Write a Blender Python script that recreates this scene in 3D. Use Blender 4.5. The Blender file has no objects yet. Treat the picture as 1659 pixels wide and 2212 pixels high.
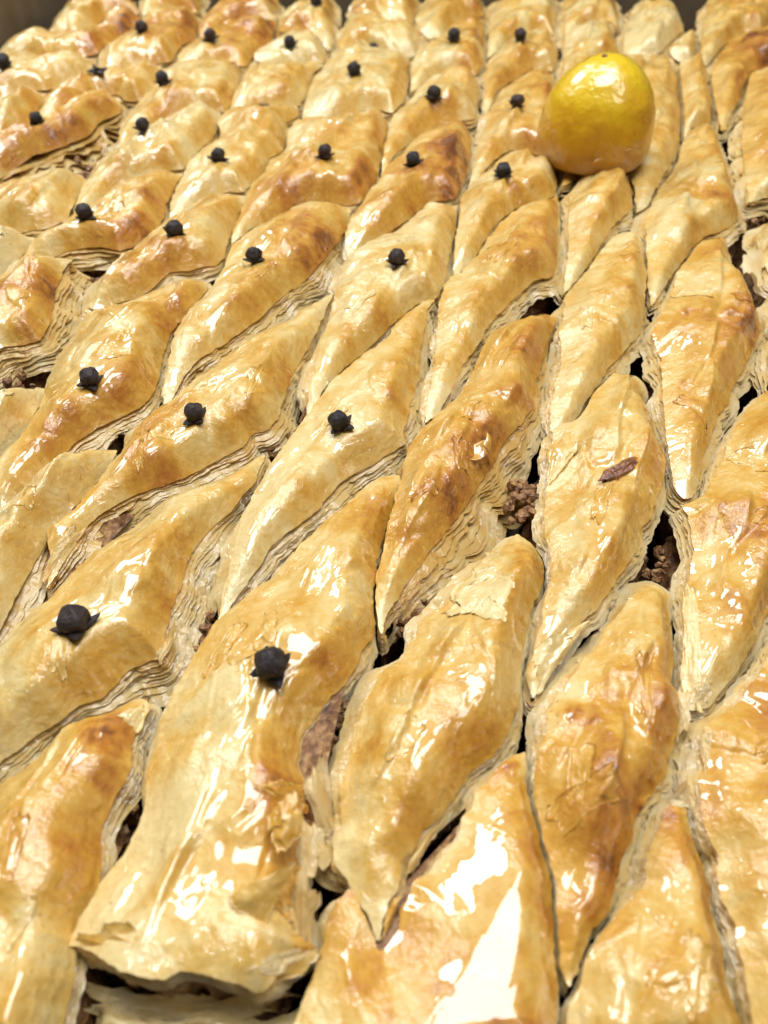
import bpy, math, random
import numpy as np
from mathutils import Vector, Matrix
from mathutils.geometry import delaunay_2d_cdt

S = 0.001                      # all lengths below are millimetres
scene = bpy.context.scene
COL = scene.collection

# ------------------------------------------------------------------ camera
cam_data = bpy.data.cameras.new("camera")
cam = bpy.data.objects.new("camera", cam_data)
COL.objects.link(cam)
scene.camera = cam
cam.location = (0, 0, 117 * S)
cam.rotation_euler = (math.radians(90 - 47.18), 0, 0)
cam_data.sensor_fit = 'VERTICAL'
cam_data.sensor_height = 24.0
cam_data.lens = 12.0 * 1700.0 / 1106.0
cam_data.clip_start = 0.005
cam_data.clip_end = 20
cam_data.dof.use_dof = True
cam_data.dof.focus_distance = 0.165
cam_data.dof.aperture_fstop = 13.0
cam_data.dof.aperture_blades = 0

# ------------------------------------------------------------------ light: a room lit by ceiling panels, plus one added fill
world = bpy.data.worlds.new("World")
scene.world = world
world.use_nodes = True
world.node_tree.nodes["Background"].inputs[0].default_value = (1.0, 0.97, 0.94, 1)
world.node_tree.nodes["Background"].inputs[1].default_value = 0.10


def panel(name, loc, target, sx, sy, power, col):
    ld = bpy.data.lights.new(name, 'AREA')
    ld.shape = 'RECTANGLE'
    ld.size, ld.size_y = sx, sy
    ld.energy = power
    ld.color = col
    o = bpy.data.objects.new(name, ld)
    COL.objects.link(o)
    o.location = loc
    o.rotation_euler = (Vector(target) - Vector(loc)).to_track_quat('-Z', 'Y').to_euler()
    return o


panel("ceiling_or_fill_panel", (0.05, 0.29, 0.90), (0.05, 0.27, 0), 0.64, 0.44, 9.9, (0.97, 0.985, 1.0))
panel("ceiling_or_fill_panel", (-0.50, 0.82, 0.75), (-0.02, 0.18, 0), 0.46, 0.26, 6.4, (0.97, 0.985, 1.0))
panel("ceiling_or_fill_panel", (0.55, -0.10, 0.95), (0.0, 0.12, 0), 0.34, 0.20, 1.6, (0.98, 0.985, 1.0))  # added fill lamp, unseen; brightens the right-facing layer sides

vs = scene.view_settings
vs.view_transform = 'Standard'
vs.look = 'None'
vs.exposure = 0.0
vs.gamma = 1.0
scene.cycles.use_denoising = True
scene.cycles.use_adaptive_sampling = True
scene.cycles.adaptive_threshold = 0.05
scene.cycles.max_bounces = 5
scene.cycles.diffuse_bounces = 3
scene.cycles.glossy_bounces = 2
scene.cycles.transmission_bounces = 2
scene.cycles.caustics_reflective = False
scene.cycles.caustics_refractive = False

# ------------------------------------------------------------------ noise
_r = np.random.RandomState(11)
_PERM = _r.permutation(512)
_G = _r.normal(size=(512, 3))
_G /= np.linalg.norm(_G, axis=1)[:, None]


def pn(x, y, z=0.0):
    """gradient noise, about -0.6 .. 0.6"""
    x, y, z = np.broadcast_arrays(np.asarray(x, float), np.asarray(y, float), np.asarray(z, float))
    xi, yi, zi = np.floor(x).astype(int), np.floor(y).astype(int), np.floor(z).astype(int)
    xf, yf, zf = x - xi, y - yi, z - zi
    u, v, w = [t * t * t * (t * (t * 6 - 15) + 10) for t in (xf, yf, zf)]
    out = 0
    for dx in (0, 1):
        for dy in (0, 1):
            for dz in (0, 1):
                h = _PERM[(_PERM[(_PERM[(xi + dx) & 511] + yi + dy) & 511] + zi + dz) & 511]
                g = _G[h]
                d = g[..., 0] * (xf - dx) + g[..., 1] * (yf - dy) + g[..., 2] * (zf - dz)
                wt = (u if dx else 1 - u) * (v if dy else 1 - v) * (w if dz else 1 - w)
                out = out + wt * d
    return out


def sstep(a, b, x):
    t = np.clip((x - a) / (b - a), 0, 1)
    return t * t * (3 - 2 * t)


# ------------------------------------------------------------------ materials
class NT:
    def __init__(self, name):
        self.m = bpy.data.materials.new(name)
        self.m.use_nodes = True
        self.t = self.m.node_tree
        self.b = self.t.nodes["Principled BSDF"]

    def n(self, typ, **kw):
        nd = self.t.nodes.new(typ)
        for k, v in kw.items():
            if k.startswith('i_'):
                nd.inputs[k[2:].replace('_', ' ')].default_value = v
            else:
                setattr(nd, k, v)
        return nd

    def l(self, a, b):
        self.t.links.new(a, b)

    def noise(self, scale, detail=3, rough=0.5, vec=None, dist=0.0):
        nd = self.n('ShaderNodeTexNoise')
        nd.inputs['Scale'].default_value = scale
        nd.inputs['Detail'].default_value = detail
        nd.inputs['Roughness'].default_value = rough
        nd.inputs['Distortion'].default_value = dist
        if vec is not None:
            self.l(vec, nd.inputs['Vector'])
        return nd.outputs['Fac']

    def ramp(self, fac, stops):
        nd = self.n('ShaderNodeValToRGB')
        e = nd.color_ramp.elements
        while len(e) < len(stops):
            e.new(0.5)
        for el, (p, c) in zip(e, stops):
            el.position = p
            el.color = (*c, 1) if not isinstance(c, float) else (c, c, c, 1)
        self.l(fac, nd.inputs['Fac'])
        return nd.outputs['Color']

    def math(self, op, a, b=None, clamp=False):
        nd = self.n('ShaderNodeMath', operation=op)
        nd.use_clamp = clamp
        for i, v in enumerate((a, b)):
            if v is None:
                continue
            if isinstance(v, (int, float)):
                nd.inputs[i].default_value = v
            else:
                self.l(v, nd.inputs[i])
        return nd.outputs[0]

    def rng(self, x, a, b, c, d):
        nd = self.n('ShaderNodeMapRange')
        self.l(x, nd.inputs[0])
        for i, v in enumerate((a, b, c, d)):
            nd.inputs[i + 1].default_value = v
        return nd.outputs[0]

    def mix(self, fac, a, b):
        nd = self.n('ShaderNodeMix', data_type='RGBA')
        if isinstance(fac, (int, float)):
            nd.inputs[0].default_value = fac
        else:
            self.l(fac, nd.inputs[0])
        for i, v in ((6, a), (7, b)):
            if isinstance(v, tuple):
                nd.inputs[i].default_value = (*v, 1)
            else:
                self.l(v, nd.inputs[i])
        return nd.outputs[2]

    def bump(self, h, dist, strength=1.0, normal=None):
        nd = self.n('ShaderNodeBump')
        nd.inputs['Distance'].default_value = dist
        nd.inputs['Strength'].default_value = strength
        self.l(h, nd.inputs['Height'])
        if normal is not None:
            self.l(normal, nd.inputs['Normal'])
        return nd.outputs[0]

    def set(self, **kw):
        for k, v in kw.items():
            s = self.b.inputs[k.replace('_', ' ')]
            if isinstance(v, bpy.types.NodeSocket):
                self.l(v, s)
            else:
                s.default_value = v


def pos(nt):
    return nt.n('ShaderNodeNewGeometry').outputs['Position']


PALE = (0.735, 0.590, 0.285)
CREAM = (0.685, 0.468, 0.145)
GOLD = (0.61, 0.335, 0.048)
AMBER = (0.445, 0.170, 0.017)
BROWN = (0.17, 0.050, 0.008)


def crust_material():
    """baked phyllo under a film of syrup; 'tone' says how brown it baked, 'wet' where syrup lies thick"""
    t = NT("crust")
    p = pos(t)
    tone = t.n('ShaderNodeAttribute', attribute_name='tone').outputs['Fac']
    wet = t.n('ShaderNodeAttribute', attribute_name='wet').outputs['Fac']
    n1 = t.noise(170, 3, 0.6, p)
    n2 = t.noise(700, 2, 0.65, p)
    f = t.math('ADD', tone, t.rng(n1, 0.25, 0.75, -0.13, 0.13))
    f = t.math('ADD', f, t.rng(n2, 0.3, 0.75, -0.09, 0.11))
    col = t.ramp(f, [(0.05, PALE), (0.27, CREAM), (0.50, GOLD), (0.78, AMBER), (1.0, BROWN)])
    # fine brown flecks baked into the sheet
    fl = t.noise(1500, 2, 0.7, p)
    area = t.noise(120, 1, 0.5, p)
    fm = t.math('MULTIPLY', t.rng(fl, 0.63, 0.72, 0, 1), t.rng(area, 0.47, 0.62, 0, 0.75))
    col = t.mix(fm, col, (0.36, 0.13, 0.02))
    t.set(Base_Color=col)
    mp = t.n('ShaderNodeMapping')
    mp.inputs['Rotation'].default_value = (0, 0, math.radians(22))
    mp.inputs['Scale'].default_value = (1.0, 0.3, 1.0)
    t.l(p, mp.inputs['Vector'])
    cr = t.n('ShaderNodeTexNoise', noise_type='RIDGED_MULTIFRACTAL')
    cr.inputs['Scale'].default_value = 330
    cr.inputs['Detail'].default_value = 2
    cr.inputs['Distortion'].default_value = 0.7
    t.l(mp.outputs[0], cr.inputs['Vector'])
    crink = t.math('MULTIPLY', t.rng(cr.outputs['Fac'], 0.0, 2.2, 0.0, 1.0), t.rng(t.noise(95, 2, 0.5, p), 0.42, 0.62, 0.15, 1.0))
    grain = t.noise(2400, 1, 0.6, p)
    mid = t.noise(560, 2, 0.5, p, 0.4)
    wv = t.noise(150, 1, 0.45, p)
    # syrup film: patches with a crisp, slightly raised shore
    film = t.math('ADD', t.noise(100, 3, 0.5, p, 0.6), t.rng(wet, 0, 1, -0.16, 0.16))
    wm = t.rng(film, 0.500, 0.516, 0, 1)
    shore = t.rng(film, 0.485, 0.56, 0, 1)
    dry = t.math('SUBTRACT', 1.0, wm, True)
    hc = t.math('ADD', t.math('MULTIPLY', wv, 1.0), t.math('MULTIPLY', mid, t.rng(dry, 0, 1, 0.06, 1.5)))
    hc = t.math('ADD', hc, t.math('MULTIPLY', grain, t.rng(dry, 0, 1, 0.0, 0.62)))
    hc = t.math('ADD', hc, t.math('MULTIPLY', shore, 0.55))
    hc = t.math('ADD', hc, t.math('MULTIPLY', crink, t.rng(dry, 0, 1, 0.35, 3.0)))
    nc = t.bump(hc, 0.00022, 1.0)
    nb = t.bump(t.math('ADD', t.math('MULTIPLY', mid, 1.3), t.math('MULTIPLY', crink, 3.6)), 0.00022, 1.0)
    t.l(nb, t.b.inputs['Normal'])
    t.l(nc, t.b.inputs['Coat Normal'])
    t.set(Roughness=0.45, Coat_Weight=t.rng(wm, 0, 1, 0.75, 1.0), Coat_Roughness=t.rng(wm, 0, 1, 0.23, 0.015),
          Coat_IOR=1.68, Coat_Tint=(1.0, 0.97, 0.90, 1))
    return t.m


def sheet_material():
    """the thin sheets under the crust: paler the deeper they lie, damp and slightly see-through"""
    t = NT("phyllo_sheet")
    p = pos(t)
    tone = t.n('ShaderNodeAttribute', attribute_name='tone').outputs['Fac']
    n1 = t.noise(210, 2, 0.6, p)
    f = t.math('ADD', tone, t.rng(n1, 0.25, 0.75, -0.2, 0.2))
    col = t.ramp(f, [(0.0, (0.92, 0.79, 0.49)), (0.3, (0.90, 0.69, 0.29)), (0.6, (0.80, 0.50, 0.12)), (1.0, (0.52, 0.22, 0.035))])
    t.set(Base_Color=col, Roughness=0.38, Coat_Weight=0.6, Coat_Roughness=0.12)
    m = t.noise(900, 1, 0.6, p)
    nb = t.bump(m, 0.00025, 0.8)
    t.l(nb, t.b.inputs['Normal'])
    t.l(nb, t.b.inputs['Coat Normal'])
    tr = t.n('ShaderNodeBsdfTranslucent')
    t.l(col, tr.inputs['Color'])
    mx = t.n('ShaderNodeMixShader')
    mx.inputs[0].default_value = 0.42
    t.l(t.b.outputs[0], mx.inputs[1])
    t.l(tr.outputs[0], mx.inputs[2])
    t.l(mx.outputs[0], t.t.nodes['Material Output'].inputs['Surface'])
    return t.m


def filling_material():
    t = NT("nut_filling")
    p = pos(t)
    v = t.n('ShaderNodeTexVoronoi')
    v.inputs['Scale'].default_value = 430
    t.l(p, v.inputs['Vector'])
    n = t.noise(500, 4, 0.65, p)
    col = t.ramp(n, [(0.3, (0.07, 0.027, 0.010)), (0.48, (0.25, 0.115, 0.042)), (0.62, (0.46, 0.26, 0.10)), (0.75, (0.65, 0.46, 0.22))])
    t.set(Base_Color=col, Roughness=0.6, Coat_Weight=0.2, Coat_Roughness=0.3)
    h = t.math('ADD', v.outputs['Distance'], n)
    nb = t.bump(h, 0.0008, 1.0)
    t.l(nb, t.b.inputs['Normal'])
    return t.m


def clove_material():
    t = NT("clove_bud")
    p = pos(t)
    n = t.noise(900, 4, 0.65, p)
    rnd = t.n('ShaderNodeObjectInfo').outputs['Random']
    c1 = t.ramp(n, [(0.3, (0.006, 0.004, 0.004)), (0.55, (0.018, 0.011, 0.010)), (0.8, (0.05, 0.028, 0.024))])
    c1 = t.mix(t.rng(rnd, 0.4, 1.0, 0.0, 0.5), c1, (0.065, 0.030, 0.024))
    t.set(Base_Color=c1, Roughness=0.6, Coat_Weight=0.1, Coat_Roughness=0.25)
    nb = t.bump(t.noise(1300, 4, 0.7, p), 0.0007, 1.0)
    t.l(nb, t.b.inputs['Normal'])
    return t.m


def lemon_material():
    t = NT("lemon_peel")
    tc = t.n('ShaderNodeTexCoord').outputs['Object']
    n = t.noise(75, 4, 0.6, tc)
    sp = t.n('ShaderNodeSeparateXYZ')
    t.l(tc, sp.inputs[0])
    # candied: the lower peel has soaked up brown syrup, the tip stayed yellow
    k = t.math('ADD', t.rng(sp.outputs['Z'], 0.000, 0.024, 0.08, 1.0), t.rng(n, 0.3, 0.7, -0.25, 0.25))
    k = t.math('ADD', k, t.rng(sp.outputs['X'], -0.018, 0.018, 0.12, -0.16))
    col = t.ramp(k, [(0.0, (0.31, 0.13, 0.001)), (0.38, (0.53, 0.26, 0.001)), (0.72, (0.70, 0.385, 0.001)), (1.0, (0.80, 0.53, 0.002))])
    sp2 = t.noise(260, 2, 0.5, tc)
    col = t.mix(t.rng(sp2, 0.70, 0.76, 0, 0.8), col, (0.16, 0.05, 0.005))
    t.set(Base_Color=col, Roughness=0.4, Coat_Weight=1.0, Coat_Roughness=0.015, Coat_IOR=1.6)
    pore = t.n('ShaderNodeTexVoronoi', feature='SMOOTH_F1')
    pore.inputs['Scale'].default_value = 620
    t.l(tc, pore.inputs['Vector'])
    big = t.noise(330, 3, 0.55, tc)
    h = t.math('ADD', t.math('MULTIPLY', pore.outputs['Distance'], 0.55), t.math('MULTIPLY', big, 2.1))
    nb = t.bump(h, 0.00022, 0.9)
    t.l(nb, t.b.inputs['Normal'])
    t.l(nb, t.b.inputs['Coat Normal'])
    t.set(Subsurface_Weight=0.10, Subsurface_Scale=0.003)
    t.b.inputs['Subsurface Radius'].default_value = (1.0, 0.6, 0.05)
    return t.m


def tray_material():
    t = NT("tray_metal")
    p = pos(t)
    n = t.noise(40, 5, 0.6, p)
    col = t.ramp(n, [(0.3, (0.16, 0.12, 0.075)), (0.6, (0.24, 0.19, 0.125)), (0.8, (0.10, 0.065, 0.035))])
    t.set(Base_Color=col, Metallic=0.55, Roughness=0.5)
    return t.m


def plain(name, col, rough):
    t = NT(name)
    n = t.noise(60, 4, 0.6, pos(t))
    c2 = tuple(c * 0.8 for c in col)
    t.set(Base_Color=t.mix(n, col, c2), Roughness=rough)
    return t.m


M_CRUST = crust_material()
M_SHEET = sheet_material()
M_FILL = filling_material()
M_CLOVE = clove_material()
M_LEMON = lemon_material()
M_TRAY = tray_material()
M_COUNTER = plain("steel_counter", (0.32, 0.31, 0.30), 0.4)


# ------------------------------------------------------------------ object helpers
def mesh_obj(name, verts, faces, mat, parent=None, loc=(0, 0, 0), attrs=None, smooth=True, label=None, kind=None):
    """verts in mm, local to loc (mm)"""
    me = bpy.data.meshes.new(name)
    v = np.asarray(verts, float) * S
    me.from_pydata(v.tolist(), [], faces)
    if smooth:
        me.polygons.foreach_set('use_smooth', np.ones(len(me.polygons), bool))
    for k, a in (attrs or {}).items():
        at = me.attributes.new(k, 'FLOAT', 'POINT')
        at.data.foreach_set('value', np.asarray(a, np.float32))
    me.materials.append(mat)
    me.update()
    o = bpy.data.objects.new(name, me)
    COL.objects.link(o)
    o.location = [c * S for c in loc]
    if parent is not None:
        o.parent = parent
    if label:
        o["label"] = label
    if kind:
        o["kind"] = kind
    return o


def empty(name, loc, label, cat, group=None):
    o = bpy.data.objects.new(name, None)
    o.empty_display_size = 0.005
    COL.objects.link(o)
    o.location = [c * S for c in loc]
    o["label"] = label
    o["category"] = cat
    if group:
        o["group"] = group
    return o


def grid_faces(nr, nc, closed=False, off=0):
    f = []
    cc = nc if closed else nc - 1
    for r in range(nr - 1):
        for c in range(cc):
            c2 = (c + 1) % nc
            f.append((off + r * nc + c, off + r * nc + c2, off + (r + 1) * nc + c2, off + (r + 1) * nc + c))
    return f

FLOOR = -24.0

# ------------------------------------------------------------------ data, millimetres: x right, y away, z up from the crust edge
LABELS = {'a-1': 'sunken pale piece under a torn flap, nearest in second strip left of lemon',
 'a0': 'large glossy clove piece with torn flap, second from near end, second strip left of lemon',
 'a1': 'pale yellow piece with big clove, third from near end, second strip left of lemon',
 'a2': 'golden clove piece with a folded tail, fourth from near end, second strip left of lemon',
 'a3': 'toasted clove piece with shiny arc, fifth from near end, second strip left of lemon',
 'a4': 'short clove piece, sixth from near end, second strip left of lemon',
 'a5': 'humped clove piece, seventh from near end, second strip left of lemon',
 'a6': 'dim piece near back wall, eighth from near end, second strip left of lemon',
 'b-1': 'blurred orange-tinged piece with broken tip, nearest in third strip left of lemon',
 'b0': 'wet clove piece with many open layers, second from near end, third strip left of lemon',
 'b1': 'long clove piece with tail of layers, third from near end, third strip left of lemon',
 'b2': 'golden clove piece, layers on its right, fourth from near end, third strip left of lemon',
 'b3': 'broad toasted clove piece, fifth from near end, third strip left of lemon',
 'b4': 'plump smooth clove piece, sixth from near end, third strip left of lemon',
 'b5': 'small wet clove piece, seventh from near end, third strip left of lemon',
 'b6': 'dim piece near back wall, eighth from near end, third strip left of lemon',
 'c0': 'narrow pale piece cut by picture edge, nearest in fourth strip left of lemon',
 'c1': 'very shiny clove piece with rolled edge, second from near end, fourth strip left of lemon',
 'c2': 'clove piece with small clove, third from near end, fourth strip left of lemon',
 'c3': 'bumpy clove piece, fourth from near end, fourth strip left of lemon',
 'c4': 'cream piece with tiny clove, fifth from near end, fourth strip left of lemon',
 'c5': 'short shiny clove piece, sixth from near end, fourth strip left of lemon',
 'c6': 'dim clove piece, seventh from near end, fourth strip left of lemon',
 'd0': 'small golden corner piece, nearest in fifth strip left of lemon',
 'd1': 'brown piece with tall layer stack, second from near end, fifth strip left of lemon',
 'd2': 'glossy clove piece with dark ridge, third from near end, fifth strip left of lemon',
 'd3': 'clove piece with round clove, fourth from near end, fifth strip left of lemon',
 'd4': 'clove piece with golden rolled ridge, fifth from near end, fifth strip left of lemon',
 'd5': 'orange-brown clove piece, sixth from near end, fifth strip left of lemon',
 'd6': 'dim brown piece, seventh from near end, fifth strip left of lemon',
 'e1': 'small pale piece corner, nearest in sixth strip left of lemon',
 'e2': 'brown-edged shiny piece, second from near end, sixth strip left of lemon',
 'e3': 'flaky burst piece with half-hidden clove, third from near end, sixth strip left of lemon',
 'e4': 'piece with a pronged clove, fourth from near end, sixth strip left of lemon',
 'e5': 'plump clove piece with brown end, fifth from near end, sixth strip left of lemon',
 'e6': 'dark shaded piece, sixth from near end, sixth strip left of lemon',
 'f3': 'yellow piece at picture edge, nearest in leftmost strip by tray wall',
 'f4': 'clove piece with bubbled crust, second from near end, leftmost strip by tray wall',
 'f5': 'long piece with brown far end, third from near end, leftmost strip by tray wall',
 'f6': 'pale piece with dim clove, fourth from near end, leftmost strip by tray wall',
 'g-1': 'smooth piece mirroring the ceiling light, nearest in strip just left of lemon',
 'g0': 'large toasted piece with flaps, second from near end, strip just left of lemon',
 'g1': 'burst piece with curled scrap, third from near end, strip just left of lemon',
 'g2': 'smooth twisted piece without clove, fourth from near end, strip just left of lemon',
 'g3': 'toasted clove piece, fifth from near end, strip just left of lemon',
 'g4': 'piece with broken clove, sixth from near end, strip just left of lemon',
 'g5': 'small clove piece, seventh from near end, strip just left of lemon',
 'g6': 'dim piece by back wall, eighth from near end, strip just left of lemon',
 'h-1': "blurred smooth piece with jagged tip, nearest in lemon's own strip",
 'h0': "long toasted piece with brown specks, second from near end, lemon's own strip",
 'h1': "pale piece carrying a brown crumb, third from near end, lemon's own strip",
 'h2': "smooth yellow lens-shaped piece, fourth from near end, lemon's own strip",
 'h3': "small twisted piece in front of lemon, fifth from near end, lemon's own strip",
 'h4': "wide piece under the lemon, sixth from near end, lemon's own strip",
 'h5': "piece directly behind lemon, seventh from near end, lemon's own strip",
 'h6': "dim piece far behind lemon, eighth from near end, lemon's own strip",
 'k0': 'glossy orange piece at right edge, nearest in strip right of lemon',
 'k1': 'large toasted piece with pale torn side, second from near end, strip right of lemon',
 'k2': 'brown-flecked piece with white glints, third from near end, strip right of lemon',
 'k3': 'long golden piece beside lemon, fourth from near end, strip right of lemon',
 'k4': 'narrow browned piece, fifth from near end, strip right of lemon',
 'k5': 'tiny golden piece, sixth from near end, strip right of lemon',
 'k6': 'pale dim piece, seventh from near end, strip right of lemon',
 'm1': 'pale piece mostly outside the picture, nearest in rightmost strip',
 'm2': 'ragged end piece, second from near end, rightmost strip',
 'm3': 'glossy piece with white side, third from near end, rightmost strip',
 'm4': 'plump brown-topped piece, fourth from near end, rightmost strip',
 'm5': 'dim far piece, fifth from near end, rightmost strip'}
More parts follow.
